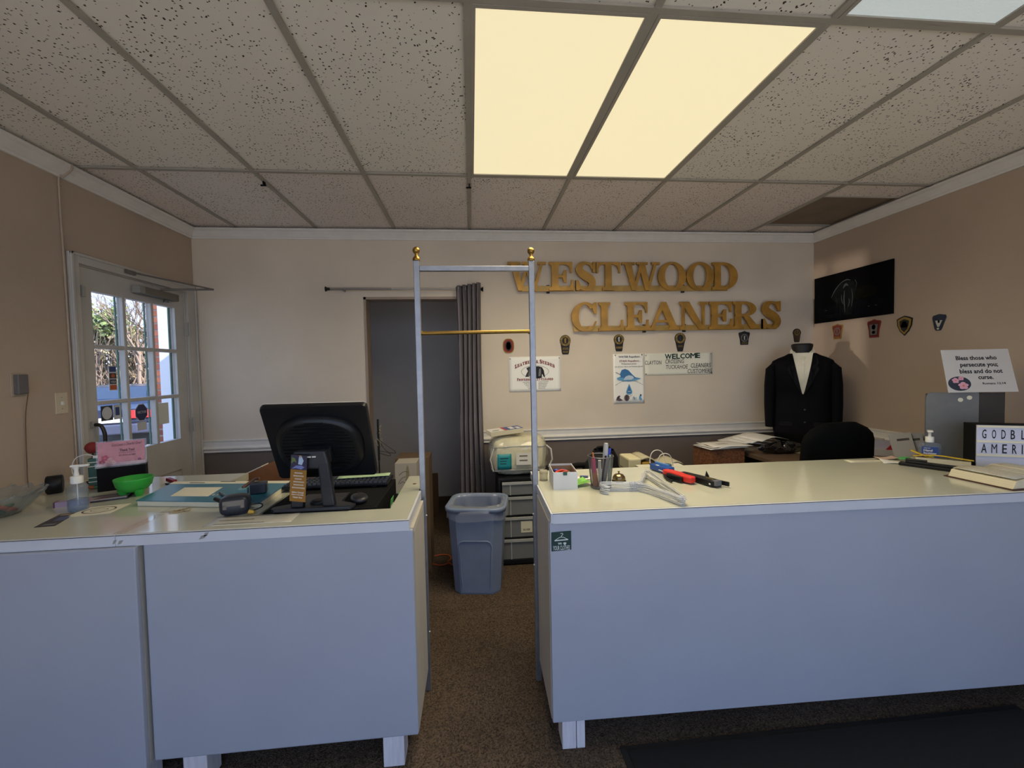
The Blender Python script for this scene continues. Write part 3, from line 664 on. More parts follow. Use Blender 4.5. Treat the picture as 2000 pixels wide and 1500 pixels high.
t, w, h = poster('repellent_poster', 'tall poster about water and stain repellent with a blue drop', 'poster', 1.222, 1.499, 1.153, 1.584, pst, curl=.004)
navy = mat('print_navy', (36, 48, 86), .6); lb = mat('print_lightblue', (104, 164, 204), .6); mbv = mat('print_blue', (56, 116, 168), .6); lbb = mat('print_pale', (196, 214, 224), .6)
Y2 = -.0086
text(t, 'WATER Repellent...', .01, .392, .205, .022, Y2, navy); text(t, 'STAIN Repellent...', .01, .356, .19, .021, Y2, mat('print_maroon2', (120, 44, 60), .6))
text(t, 'Professional service', 0, .338, .135, .013, Y2, dgrey, bold=0, shear=.2); text(t, 'for all your fabric and leather goods', .0, .312, .25, .014, Y2, dgrey, bold=0, shear=.2)
poly(t, [(-.10, .205), (-.06, .195), (0, .19), (.06, .198), (.11, .215), (.06, .225), (-.02, .235), (-.085, .232), (-.11, .222)], Y2, lb, 'drop_drawing')
poly(t, [(-.075, .225), (-.08, .26), (-.065, .292), (-.035, .30), (-.005, .288), (.03, .25), (.06, .222), (.105, .212), (.05, .215), (0, .222)], Y2-.0004, mbv, 'drop_drawing')
poly(t, [(-.05, .205), (-.03, .235), (0, .245), (.03, .238), (.045, .222), (.02, .205)], Y2-.0008, lbb, 'drop_drawing')
mb = MB()
for q in ribbon([(-.118, .272, .004), (-.075, .25, .004)], 2): mb.add([(a, Y2, c) for a, c in q], [[0, 1, 2, 3]])
mb.build('label_line', dgrey, t)
text(t, 'Ask your fabric care professional about', 0, .152, .25, .012, Y2, dgrey, arc=.042, bold=0)
poly(t, [(-.028, .10), (-.024, .085), (-.010, .076), (.010, .076), (.024, .085), (.028, .10), (.016, .135), (0, .172), (-.016, .135)], Y2, lb, 'drop_logo')
poly(t, [(-.02, .098), (-.016, .088), (.016, .088), (.02, .098), (.010, .13), (0, .155), (-.010, .13)], Y2-.0004, mbv, 'drop_logo'); poly(t, [(-.012, .101), (.012, .101), (.012, .107), (-.012, .107)], Y2-.0008, lbb, 'drop_logo')
text(t, 'for your', 0, .068, .06, .010, Y2, dgrey, arc=-.012, bold=0)
brn = mat('print_brown', (98, 82, 84), .6)
poly(t, [(-.118, .03), (-.112, .05), (-.10, .066), (-.085, .072), (-.08, .06), (-.088, .05), (-.065, .034), (-.058, .026), (-.09, .022)], Y2, brn, 'item_drawing'); poly(t, [(-.112, .046), (-.1, .06), (-.092, .058), (-.098, .044)], Y2-.0004, M['ink'], 'item_drawing')
poly(t, ell(-.022, .048, .024, .028, 16), Y2, brn, 'item_drawing'); poly(t, [(-.027, .022), (-.018, .022), (-.018, .075), (-.027, .075)], Y2-.0004, dgrey, 'item_drawing')
poly(t, [(.024, .03), (.03, .052), (.066, .052), (.07, .03)], Y2, lbb, 'item_drawing'); poly(t, [(.03, .052), (.036, .056), (.046, .056), (.046, .05)], Y2-.0004, dgrey, 'item_drawing'); poly(t, [(.04, .032), (.05, .032), (.05, .048), (.04, .048)], Y2-.0004, mgrey, 'item_drawing')
poly(t, [(.098, .022), (.086, .04), (.09, .062), (.1, .072), (.112, .066), (.106, .05), (.118, .03)], Y2, lb, 'item_drawing'); poly(t, ell(.103, .07, .008, .007, 10), Y2-.0004, navy, 'item_drawing')
for sx, z in ((-.12, h-.012), (.118, h-.01)): MB().lathe([(.005, 0), (.002, .004)], 10, T(sx, -.006, z, PI/2)).build('tack', M['ink'], t)

t, w, h = poster('welcome_banner', 'wide cream WELCOME banner right of the drop poster', 'banner', 1.505, 2.126, 1.392, 1.586, mat('banner_cream', (232, 230, 212), .6), curl=.0)
pg_ = mat('print_green', (18, 52, 44), .6)
for c, x, w_ in (('W', -.098, .062), ('E', -.046, .036), ('L', -.008, .034), ('C', .032, .042), ('O', .078, .046), ('M', .130, .050), ('E', .176, .036)):
    for d_ in ((-.0022, 0, .0022) if c == 'M' else (0,)): text(t, c, x+d_, .140+.02*x, w_, .046, YP-.0001*(d_ > 0)-.0001*(d_ < 0)*2, pg_, bold=0 if c == 'M' else .03)
text(t, 'CLAYTON', -.235, .094, .15, .034, YP, dgrey, bold=.0, shear=.1); text(t, 'CROSSING', -.04, .100, .17, .036, YP, dgrey, bold=.0, shear=.1)
text(t, 'TUCKAHOE', -.02, .052, .20, .036, YP, dgrey, bold=.0, shear=.1); text(t, 'CLEANERS', .20, .060, .185, .038, YP, dgrey, bold=0, shear=.1); text(t, 'CUSTOMERS', .19, .012, .225, .036, YP, dgrey, bold=0, shear=.1)
for sx, z in ((-.3, h-.02), (.295, h-.014), (-.3, .012), (.3, .012)): MB().lathe([(.005, 0), (.002, .004)], 10, T(sx, -.004, z, PI/2)).build('tack', M['ink'] if z < .05 else M['steel'], t)

# ================================================================== badges
gold = mat('badge_gold', (150, 122, 52), .6); bblk = mat('badge_black', (26, 25, 26), .7); bred = mat('badge_red', (136, 44, 34), .7); bwht = mat('badge_white', (190, 188, 178), .7); bgry = mat('badge_grey', (110, 108, 104), .7); brst = mat('badge_rust', (116, 44, 30), .7); bnavy = mat('badge_navy', (40, 48, 66), .7)
def oval(w, h): return [(a*w, b_*h) for a, b_ in [(p[0]*.5, p[1]*.5) for p in [(math.copysign(abs(math.cos(k*PI/14))**.75, math.cos(k*PI/14)), math.copysign(abs(math.sin(k*PI/14))**.75, math.sin(k*PI/14))) for k in range(28)]]]
def keyhole(w, h, nar=.62): return [(-nar*w/2*.85, -h/2), (nar*w/2*.85, -h/2), (nar*w/2*1.05, -h*.42), (w*.42, h*.02)]+[(w/2*math.cos(a), h*.2+h*.30*math.sin(a)) for a in [-.25+k*(PI+.5)/12 for k in range(13)]]+[(-w*.42, h*.02), (-nar*w/2*1.05, -h*.42)]
def keystone(w, h): return [(-w*.34, -h/2), (w*.34, -h/2), (w*.38, -h*.1), (w*.5, h*.3), (w*.46, h*.40), (w*.2, h*.44), (0, h*.5), (-w*.2, h*.44), (-w*.46, h*.40), (-w*.5, h*.3), (-w*.38, -h*.1)]
def shield(w, h): return [(0, -h/2), (w*.28, -h*.28), (w*.45, 0), (w*.5, h*.34), (w*.3, h*.42), (0, h*.5), (-w*.3, h*.42), (-w*.5, h*.34), (-w*.45, 0), (-w*.28, -h*.28)]
def wedge(w, h): return [(-w*.22, -h/2), (w*.1, -h/2), (w*.2, -h*.38), (w*.5, h*.28), (w*.44, h*.42), (0, h*.5), (-w*.44, h*.42), (-w*.5, h*.28), (-w*.32, -h*.38)]
def badge(label, cx, cz, shape, w, h, edge, field, motif, wall='back', words=(), ring=None, y=0, dots=()):
    t = thing('uniform_patch', label, 'badge', (cx, YB-.001, cz) if wall == 'back' else (XR-.001, y, cz), 0 if wall == 'back' else -PI/2, 'uniform patches pinned in a row')
    P = shape(w, h)
    MB().prism(P, -.005, 0, 'y').build('border', edge, t)
    poly(t, [(a*.86, b_*.88) for a, b_ in P], -.0056, field, 'field')
    if ring:
        rx, rz, rr, m1, m2 = ring
        poly(t, ell(rx, rz, rr, rr*1.04, 24), -.0062, m1, 'emblem'); poly(t, ell(rx, rz, rr*.66, rr*.7, 20), -.0068, m2, 'emblem')
        mk = MB()
        for k in range(16):
            a = 2*PI*k/16
            if k % 4 != 3: mk.add([(rx+rr*r_*math.cos(a+d), -.0070, rz+rr*1.04*r_*math.sin(a+d)) for r_, d in ((.74, -.09), (.92, -.09), (.92, .09), (.74, .09))], [[0, 1, 2, 3]])
        mk.build('rim_lettering', field, t)['kind'] = 'stuff'
        poly(t, [(rx-rr*.12, rz-rr*.5), (rx+rr*.14, rz-rr*.5), (rx+rr*.1, rz+rr*.1), (rx+rr*.22, rz+rr*.4), (rx, rz+rr*.55), (rx-rr*.2, rz+rr*.3)], -.0074, motif, 'emblem')
    for s_, x, z, ww, hh, m_ in words: text(t, s_, x, z, ww, hh, -.0072, m_, bold=.02)
    for pts, m_ in dots: poly(t, pts, -.007, m_, 'emblem')
    return t
badge('red oval fire patch between the silver posts', .315, 1.668, oval, .096, .124, gold, bred, gold, dots=((ell(0, 0, .027, .042, 20), bblk), ([(-.02, 0), (-.012, .03), (.012, .03), (.02, 0), (.012, -.03), (-.012, -.03)], bgry), (ell(0, 0, .012, .014, 12), gold)))
badge('black and gold state police patch right of the silver post', .803, 1.672, keyhole, .094, .166, bblk, bblk, gold, ring=(0, .033, .043, gold, bblk), words=(('STATE', 0, -.045, .05, .018, gold), ('POLICE', 0, -.07, .044, .014, gold)))
badge('black sheriff patch above the drop poster', 1.275, 1.680, keyhole, .092, .148, bblk, bblk, bwht, ring=(0, .03, .041, gold, bblk), words=(('SHERIFF', 0, -.05, .056, .017, gold),))
badge('black and gold patch leaning above the WELCOME banner', 1.828, 1.678, lambda w, h: keyhole(w, h, .5), .10, .164, bblk, bblk, bnavy, ring=(0, .035, .043, gold, bblk), words=(('STATE', 0, -.045, .04, .016, gold),))
badge('dark keystone police patch under the end of CLEANERS', 2.424, 1.706, keystone, .106, .122, bblk, bblk, bwht, ring=(0, 0, .035, bgry, bblk), words=(('POLICE', 0, -.052, .05, .012, gold),))
badge('dark brown patch directly above the suit form', 2.926, 1.722, keyhole, .078, .122, bblk, mat('badge_brown', (70, 50, 30), .7), gold, ring=(0, .025, .024, gold, bblk))
badge('orange keystone fire patch below the left end of the elephant painting', 0, 1.733, keystone, .108, .13, gold, brst, bgry, 'right', y=3.35, ring=(0, .0, .032, bgry, brst), words=(('FIRE', 0, -.056, .05, .012, gold),))
badge('maroon keystone patch below the right half of the elephant painting', 0, 1.728, keystone, .112, .14, bred, mat('badge_maroon', (92, 30, 26), .7), bwht, 'right', y=3.02, dots=(([(-.026, -.05), (.026, -.05), (.034, .03), (-.034, .03)], bgry), (ell(0, .01, .016, .02, 12), bblk), (ell(0, -.03, .014, .012, 12), bred)))
badge('gold-edged black shield patch right of the elephant painting', 0, 1.725, shield, .112, .142, bblk, gold, bwht, 'right', y=2.787, dots=(([(a*.62, b_*.66) for a, b_ in shield(.112, .142)], bblk), ([(-.028, -.012), (.028, -.012), (.01, .03), (-.01, .03)], bwht), (ell(0, .005, .009, .016, 10), gold)))
badge('small dark wedge medical patch, nearest on the right wall', 0, 1.725, wedge, .084, .108, bnavy, bnavy, bwht, 'right', y=2.56, dots=(([(-.022, .012), (.022, .012), (.004, -.03), (-.008, -.03)], bwht), ([(-.006, .03), (.006, .03), (.006, -.004), (-.006, -.004)], bnavy), (ell(-.004, -.042, .008, .007, 10), bwht)))

# ================================================================== elephant painting on the right wall
t = thing('elephant_painting', 'unframed dark painting of an elephant wading at night', 'painting', (XR-.001, 3.226, 1.822), -PI/2)
pw, ph = .716, .398
rbox(-pw/2, pw/2, -.014, 0, 0, ph).build('canvas', mat('paint_night', (5, 5, 7), .8, spec=.1), t)
pz = -.0146
gtint = mat('paint_olive', (15, 16, 8), .8, spec=.1, var=.5, vscale=30); wtr = mat('paint_water', (7, 10, 17), .8, spec=.1, var=.4, vscale=25); ele = mat('paint_elephant', (20, 23, 24), .8, spec=.1, var=.4, vscale=20); hi = mat('paint_highlight', (84, 92, 94), .8, spec=.1); hi2 = mat('paint_dimlight', (38, 43, 45), .8, spec=.1)
poly(t, [(-.30, .02), (.24, .02), (.30, .13), (.1, .14), (-.2, .13), (-.33, .12)], pz, wtr, 'water_paint')
poly(t, [(.06, .15), (.22, .16), (.25, .2), (.18, .25), (.08, .24), (.03, .2)], pz, gtint, 'foliage_paint'); poly(t, [(.05, .145), (.28, .16), (.2, .15)], pz-.0002, gtint, 'bank_paint')
poly(t, [(-.17, .19), (-.14, .25), (-.08, .3), (-.02, .32), (.04, .3), (.07, .25), (.05, .19), (.03, .1), (.02, .04), (-.05, .04), (-.09, .12)], pz-.0004, ele, 'elephant_paint')
mb = MB()
for pts in ([(-.175, .20, .004), (-.14, .255, .008), (-.085, .305, .006), (-.03, .325, .008), (.01, .315, .003)], [(-.06, .26, .004), (-.035, .288, .020), (-.01, .275, .004)], [(-.045, .24, .004), (-.05, .18, .010), (-.045, .12, .008), (-.04, .06, .003)], [(.02, .24, .003), (.03, .18, .005), (.02, .10, .003)], [(-.075, .21, .003), (-.07, .16, .006), (-.055, .13, .002)], [(-.005, .17, .003), (0, .14, .006), (-.012, .1, .003)], [(.05, .31, .004), (.065, .28, .003), (.06, .25, .002)]):
    mb = MB()
    for q in ribbon(pts, 4): mb.add([(a, pz-.0008, c) for a, c in q], [[0, 1, 2, 3]])
    mb.build('paint_stroke', hi, t)
for pts in ([(-.13, .2, .003), (-.12, .16, .005), (-.12, .11, .003)], [(-.09, .12, .003), (-.085, .07, .004), (-.08, .03, .002)], [(-.02, .1, .003), (-.018, .06, .004), (-.015, .03, .002)], [(-.24, .06, .003), (-.16, .05, .003), (-.1, .055, .002)], [(-.22, .04, .003), (-.15, .035, .003)]):
    mb = MB()
    for q in ribbon(pts, 4): mb.add([(a, pz-.0008, c) for a, c in q], [[0, 1, 2, 3]])
    mb.build('paint_stroke', hi2, t)
for x, z in ((-.24, .105), (.16, .085), (.22, .085)): poly(t, [(x, z), (x+.012, z-.008), (x+.024, z), (x+.012, z-.003)], pz-.0008, hi, 'bird_paint')

# ================================================================== behind the counters
# waste bin
wbm = mat('bin_blue_grey', (128, 142, 168), .42, var=.06, vscale=10)
t = thing('waste_bin', 'blue-grey plastic waste bin standing in the gap', 'waste bin', (.02, 2.90, 0), math.radians(-9))
def oct_(a, b_, c, z): return [(-a+c, -b_, z), (a-c, -b_, z), (a, -b_+c, z), (a, b_-c, z), (a-c, b_, z), (-a+c, b_, z), (-a, b_-c, z), (-a, -b_+c, z)]
mb = MB().rings([oct_(.150, .135, .045, 0), oct_(.153, .138, .047, .012), oct_(.185, .165, .058, .56)], smooth=False, cap=False)
mb.add(oct_(.150, .135, .045, 0), [list(range(8))[::-1]])
mb.rings([oct_(.178, .158, .055, .56), oct_(.146, .131, .043, .02)], smooth=False, cap=False); mb.add(oct_(.146, .131, .043, .02), [list(range(8))])
mb.build('body', wbm, t)
def rr(a, b_, c, z, n=5):
    out = []
    for (sx, sy, st_) in ((1, -1, -PI/2), (1, 1, 0), (-1, 1, PI/2), (-1, -1, PI)):
        for k in range(n): th = st_+PI/2*k/(n-1); out.append((sx*(a-c)+c*math.cos(th), sy*(b_-c)+c*math.sin(th), z))
    return out
MB().rings([rr(.186, .166, .07, .55), rr(.200, .180, .08, .553), rr(.203, .183, .08, .575), rr(.198, .178, .08, .582), rr(.180, .160, .07, .58), rr(.178, .158, .07, .55)], smooth=True, cap=False).build('rim', wbm, t)
arch = [(-.095, .05), (.095, .05), (.10, .33), (.085, .355), (-.085, .355), (-.10, .33)]
ap = MB(); yy = lambda z: -.139-(.0268)*(z/.56)-.0015
pts = [(-.092, yy(.04), .04), (-.108, yy(.33), .33), (-.10, yy(.352), .352), (-.08, yy(.362), .362), (.08, yy(.362), .362), (.10, yy(.352), .352), (.108, yy(.33), .33), (.092, yy(.04), .04)]
ap.tube(pts, .0045, 6).build('arch_ridge', wbm, t)
t = thing('bin_liner', 'clear plastic liner folded over the waste bin rim', 'bin liner', (.02, 2.90, 0), math.radians(-9))
lin_m = glass('clear_liner', (224, 232, 246), rough=.12, ior=1.6, haze=.24)
def lf(u, v):
    th = 2*PI*u; c, s_ = math.cos(th), math.sin(th); k = .205 if v < .3 else .17; e = 3.2
    wob = .006*math.sin(u*40+v*9)+.004*math.sin(u*91)
    if v < .25: z = .50+.088*(v/.25)+.006*math.sin(u*33); a, b2 = .2055+wob*.3, .1855+wob*.3
    else: z = .588-.30*((v-.25)/.75); a, b2 = .172-.02*v+wob*.8, .152-.02*v+wob*.8
    return (a*math.copysign(abs(c)**(2/e), c), b2*math.copysign(abs(s_)**(2/e), s_), z)
MB().sheet(lf, 96, 16).build('liner_film', lin_m, t)
# plastic drawer tower
t = thing('drawer_tower', 'black plastic tower with four clear drawers behind the right counter', 'drawers', (.41, 3.33, 0))
blk = M['black']
MB().box(-.235, -.215, -.19, .19, .012, .640).box(.215, .235, -.19, .19, .012, .640).box(-.235, .235, -.19, .19, .640, .660).box(-.235, .235, -.19, .19, .012, .045).box(-.215, .215, .175, .19, .045, .640).build('frame', blk, t, bevel=.003)
for z in (.205, .372, .525): MB().box(-.213, .213, -.185, .17, z, z+.008).build('shelf', blk, t)
clr = glass('clear_drawer', (196, 200, 200), rough=.15, ior=1.5, haze=.30); lip = glass('drawer_lip', (224, 226, 224), rough=.2, haze=.5)
for z0, z1 in ((.535, .632), (.384, .519), (.217, .366), (.05, .199)):
    d = MB().box(-.205, .205, -.188, -.184, z0, z1).box(-.205, -.202, -.184, .16, z0, z1-.01).box(.202, .205, -.184, .16, z0, z1-.01).box(-.205, .205, -.184, .16, z0, z0+.003).box(-.202, .202, .157, .16, z0, z1-.01).build('drawer', clr, t)
    MB().box(-.206, .206, -.199, -.188, z1-.018, z1).build('drawer_lip', lip, d)
    for x in (-.145, .145): MB().box(x-.004, x+.004, -.194, -.188, z0, z1-.018).build('drawer_rib', lip, d)
    if z0 == .217:
        for x in (-.07, .03):
            cd = MB().box(x, x+.085, -.1905, -.1885, z0+.03, z0+.115).build('label_card', M['cream'], d)
    else:
        blob(.10, .10, .03+.02*random.random(), 2.4, mtx=T(random.uniform(-.06, .06), -.03, z0+.004), jit=.08).build('contents', mat('drawer_contents', (150, 146, 132), .9, var=.4, vscale=30), d)
text(t, 'SILVER', -.028, .262, .055, .014, -.1912, M['ink']); MB().box(.05, .095, -.1912, -.1908, .264, .272).build('print_line', M['ink'], t)
# bedding in a zipped clear bag
t = thing('bedding_bag', 'cream comforter packed in a clear zip bag on the drawer tower', 'bedding', (.345, 3.34, .661))
def cl_rings():
    rg = []
    for i in range(15):
        th = -PI/2+PI*i/14; c = max(abs(math.cos(th))**.34, .05); z = .145*(1+math.copysign(abs(math.sin(th))**.7, math.sin(th)))
        r_ = []
        for k in range(48):
            a = 2*PI*k/48; x, y = math.copysign(abs(math.cos(a))**.55, math.cos(a)), math.copysign(abs(math.sin(a))**.55, math.sin(a))
            wv = 1+.022*math.sin(7*a+i*1.3)+.018*math.sin(13*a-i*.9)+.016*math.sin(i*2.2+3*a)
            r_.append((x*.215*c*wv, y*.165*c*wv, z))
        rg.append(r_)
    return rg
MB().rings(cl_rings()).build('comforter', mat('comforter_cream', (238, 230, 200), .85, var=.16, vscale=11, bump=.5, bscale=30), t)
bagm = glass('bag_vinyl', (244, 244, 238), rough=.06, ior=1.6, haze=.12)
MB().rings([[(p[0]*1.05+random.uniform(-.006, .006), p[1]*1.05+random.uniform(-.006, .006), p[2]*1.03+.004+random.uniform(-.003, .003)) for p in r_] for r_ in cl_rings()], smooth=False).build('clear_bag', bagm, t)
pip = mat('bag_piping', (210, 206, 196), .5)
for z, k in ((.225, .945), (.045, .925)):
    MB().tube([(math.copysign(abs(math.cos(a))**.55, math.cos(a))*.226*k, math.copysign(abs(math.sin(a))**.55, math.sin(a))*.172*k, z+.006*math.sin(3*a)) for a in [q*2*PI/48 for q in range(48)]], .0045, 6, closed=True).build('piping', pip, t)
MB().tube([(-.195, -.165, .222), (-.222, -.165, .14), (-.20, -.155, .045)], .0045, 6).build('piping', pip, t)
MB().tube([(.205, -.15, .23), (.24, -.15, .20), (.25, -.15, .12), (.225, -.14, .06)], .007, 6).build('bag_handle', pip, t)
teal = mat('label_teal', (28, 138, 142), .5)
lbl = MB().sheet(lambda u, v: (-.17+.105*u, -.1855-.004*math.sin(u*PI), .065+.115*v), 6, 4).build('label', teal, t, solid=.001, label='teal packaging label')
for z, w_ in ((.145, .06), (.125, .05), (.105, .045)): MB().box(-.15, -.15+w_, -.1905, -.1895, z, z+.005).build('label_print', M['ink'], lbl)
hc = MB().box(-.03, .085, -.192, -.189, .095, .185).build('handle_card', mat('handle_card_white', (216, 212, 200), .6), t)
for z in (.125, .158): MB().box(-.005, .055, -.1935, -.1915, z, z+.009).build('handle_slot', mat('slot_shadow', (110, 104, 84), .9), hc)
t = thing('flat_carton', 'small white red and blue carton lying on the bedding bag', 'carton', (.245, 3.30, .988), math.radians(12))
mt_ = T(0, 0, 0, 0, math.radians(-4), 0)
MB().box(-.13, .13, -.075, .075, -.012, .022, mt_).build('carton_body', mat('carton_cream', (206, 196, 164), .7), t)
MB().box(-.13, -.02, -.075, .075, .022, .0228, mt_).build('carton_print', M['paper'], t)
MB().box(-.02, .0, -.075, .075, .022, .0228, mt_).build('carton_print', mat('carton_red', (188, 44, 48), .5), t); MB().box(.0, .13, -.075, .075, .022, .0228, mt_).build('carton_print', mat('carton_blue', (58, 84, 148), .5), t)
MB().box(.035, .07, -.05, .055, .0228, .0234, mt_).build('carton_print', M['paper'], t); MB().box(.085, .115, -.06, .02, .0228, .0234, mt_).build('carton_print', M['paper'], t)
MB().box(-.11, -.06, -.05, -.04, .0228, .0234, mt_).box(-.10, -.05, -.025, -.018, .0228, .0234, mt_).build('carton_print', dgrey, t)

# work table along the back wall
wood = mat('table_brown', (96, 78, 62), .5, var=.15, vscale=6, stretch=(.3, 3, 3))
t = thing('work_table', 'brown work table against the back wall, under the suit form', 'table', (2.57, 3.16, 0))
MB().box(-.50, .50, -.42, .43, .77, .80).build('table_top', wood, t, bevel=.003)
for x in (-.46, .46):
    for y in (-.38, .38): MB().box(x-.025, x+.025, y-.025, y+.025, 0, .77).build('leg', wood, t)
# suit form
sx_, sy_ = 2.735, 3.30
suit = mat('suit_black', (8, 8, 12), .9, var=.15, vscale=40, bump=.15, bscale=500, spec=.15)
t = thing('suit_form', 'headless tailor form wearing a black suit jacket and white shirt', 'mannequin', (sx_-.035, sy_-.03, .80), math.radians(-36))
KX = .74
prof = [(0, .145, .105), (.04, .190, .115), (.15, .208, .12), (.30, .198, .118), (.42, .194, .115), (.55, .205, .12), (.62, .214, .118), (.668, .218, .108), (.694, .206, .094), (.717, .165, .080), (.735, .122, .072), (.752, .094, .066)]
MB().rings([sup(0, 0, a, b_, z, 40, 2.5) for z, a, b_ in prof]).build('jacket_body', suit, t)
for s_ in (-1, 1):
    P = [(s_*.262, 0, .672), (s_*.295, -.005, .63), (s_*.306, -.012, .50), (s_*.310, -.02, .34), (s_*.308, -.028, .22), (s_*.305, -.03, .145)]
    rg = []
    for i, p_ in enumerate(P):
        rx = (.03, .052, .055, .052, .048, .046)[i]; ry = (.06, .085, .08, .07, .062, .06)[i]
        rg.append(sup(p_[0], p_[1], rx, ry, p_[2], 20, 2.3))
    rg = [[(p[0]*KX, p[1], p[2]) for p in r_] for r_ in rg]
    MB().rings(rg).build('sleeve', suit, t)
    lp = [(s_*.006, .415), (s_*.060, .52), (s_*.105, .62), (s_*.092, .655), (s_*.105, .67), (s_*.088, .752), (s_*.068, .748), (s_*.052, .65), (s_*.028, .53)]
    def yl(x, z):
        for i in range(len(prof)-1):
            if prof[i][0] <= z <= prof[i+1][0]:
                f = (z-prof[i][0])/(prof[i+1][0]-prof[i][0]); b2 = prof[i][2]+f*(prof[i+1][2]-prof[i][2]); a2 = prof[i][1]+f*(prof[i+1][1]-prof[i][1])
                return -b2*(max(0, 1-(abs(x)/a2)**2.5))**(1/2.5)
        return -.07
    n = len(lp); vs = [(x, yl(x, z)-.014, z) for x, z in lp]+[(x, yl(x, z)-.004, z) for x, z in lp]
    MB().add(vs, [list(range(n)), list(range(n, 2*n))[::-1]]+[[i, (i+1) % n, n+(i+1) % n, n+i] for i in range(n)]).build('lapel', mat('suit_lapel', (11, 11, 15), .8, spec=.2), t)
shirt = mat('shirt_white', (214, 210, 190), .75, var=.04, vscale=20)
def shf(u, v):
    z = .425+.33*v; wd = .004+.066*v**.9; x = (u-.5)*2*wd
    return (x, yl(x, z)-.006, z)
MB().sheet(shf, 8, 14).build('shirt_front', shirt, t)
MB().sheet(lambda u, v: ((u-.5)*.022*(.3+.7*v), yl(0, .43+.30*v)-.0085, .43+.30*v), 2, 10).build('button_placket', shirt, t)
for z in (.52, .60, .68): MB().lathe([(.005, 0), (.004, .002)], 10, T(0, yl(0, z)-.009, z, PI/2)).build('shirt_button', M['white'], t)
for s_ in (-1, 1):
    pts = [(s_*.0, -.098, .700), (s_*.046, -.104, .650), (s_*.068, -.086, .690), (s_*.084, -.030, .765), (s_*.076, -.020, .790), (s_*.048, -.066, .745)]
    MB().add(pts, [list(range(6))]).build('shirt_collar', shirt, t, solid=.003)
MB().rings([sup(0, .006, .080, .070, .735, 28, 2), sup(0, .010, .084, .066, .765, 28, 2), sup(0, .016, .080, .060, .785, 28, 2)], cap=False).build('collar_band', shirt, t)
nk = mat('form_neck', (16, 15, 15), .6)
MB().rings([sup(0, 0, .070, .062, .70, 28, 2), sup(0, 0, .070, .062, .79, 28, 2), sup(0, 0, .076, .066, .815, 28, 2), sup(0, 0, .074, .064, .826, 28, 2), sup(0, 0, .058, .05, .832, 28, 2)]).build('neck_cap', nk, t)
for z in (.30, .20): MB().lathe([(.008, 0), (.006, .004)], 10, T(.012, yl(.012, z)-.001, z, PI/2)).build('jacket_button', mat('button_dark', (40, 40, 44), .3), t)
for s_ in (-1, 1): MB().box(s_*.115-.045, s_*.115+.045, -.118, -.108, .165, .20, None).build('pocket_flap', mat('suit_lapel', (21, 21, 27)), t)
# office chair
t = thing('office_chair', 'black high-back office chair behind the right counter', 'chair', (2.385, 2.60, 0), math.radians(6))
fab = mat('chair_black', (9, 10, 10), .9, spec=.15, var=.1, vscale=30)
def backf(zz): return .255-.03*((zz-.15)/.5)**2
rg = []
for i in range(13):
    z = .60+.48*i/12; u = i/12
    hw = .295*(1-.08*u)*(1-max(0, (u-.72)/.28)**2.6*.55)+.0; dp = .045*(1-max(0, (u-.9)/.1)*.5)
    rg.append([(p[0], p[1]-.02*u*1.5, p[2]) for p in sup(-.0, 0, hw, dp, z, 32, 3)])
MB().rings(rg).build('backrest', fab, t)
blob(.27, .26, .045, 3.2, mtx=T(0, .27, .43)).build('seat', fab, t)
MB().box(-.03, .03, -.01, .03, .42, .66).build('back_support', M['black'], t)
MB().lathe([(.025, .12), (.025, .42)], 12, T(0, .25, 0)).build('gas_column', M['steel'], t)
for k in range(5):
    a = 2*PI*k/5+.3; e_ = (.27*math.cos(a), .25+.27*math.sin(a))
    lg = MB().tube([(0, .25, .125), (e_[0], e_[1], .075)], [.026, .016], 8).build('base_arm', M['black'], t)
    MB().lathe([(.026, -.02), (.026, .02)], 14, T(e_[0], e_[1], .026, 0, PI/2, a)).build('caster', M['black'], lg)
for s_ in (-1, 1): MB().tube(catmull([(s_*.25, .30, .46), (s_*.31, .28, .50), (s_*.31, .26, .66), (s_*.31, .10, .69), (s_*.28, .02, .68)]), .016, 8).build('armrest', M['black'], t)
# things on the work table
def sheet_paper(name, label, cat, x, y, z, w, d, rz, m, curl=.01, lines=0, group=None, th=.001):
    t = thing(name, label, cat, (x, y, z), rz, group)
    s = MB().sheet(lambda u, v: ((u-.5)*w, (v-.5)*d, .0008+curl*((2*u-1)**2*.6+(2*v-1)**2*.4)*abs(math.sin(u*2.3+v*1.7))), 8, 8).build('sheet', m, t, solid=th)
    for i in range(lines):
        yy_ = d*.38-i*d*.76/max(lines-1, 1)
        wl2 = w*random.uniform(.4, .8)
        MB().box(-w*.4, -w*.4+wl2, yy_-d*.012, yy_+d*.012, .002+curl*.25, .0024+curl*.25).build('print_line', dgrey, t)
    return t
brnbox = thing('patterned_carton', 'brown patterned carton under papers at the left end of the work table', 'carton', (1.885, 3.12, 0), .1)
MB().box(-.14, .14, -.11, .11, 0, .84).build('carton_body', mat('carton_orange_brown', (118, 74, 44), .7, var=.5, vscale=60), brnbox)
MB().box(-.14, .14, -.11, .11, .84, .843).build('carton_lid', mat('carton_brown', (112, 92, 70), .8), brnbox)
t = thing('paper_stack', 'untidy stack of printed papers on the patterned carton', 'papers', (1.88, 3.11, .8440), .12)
for k in range(6): MB().sheet(lambda u, v, k=k: ((u-.5)*.30+.012*k, (v-.5)*.215, .002+k*.0035+.006*abs(2*u-1)**2*math.sin(k+u)), 6, 4, T(0, 0, 0, 0, 0, .2*math.sin(k*2.1))).build('page', M['paper'] if k != 3 else mat('brown_folder', (124, 104, 82), .8), t, solid=.0012)
MB().box(-.03, .06, -.03, -.025, .0245, .0250).build('print_line', dgrey, t); MB().box(-.03, .05, -.01, -.005, .0245, .0250).build('print_line', dgrey, t)
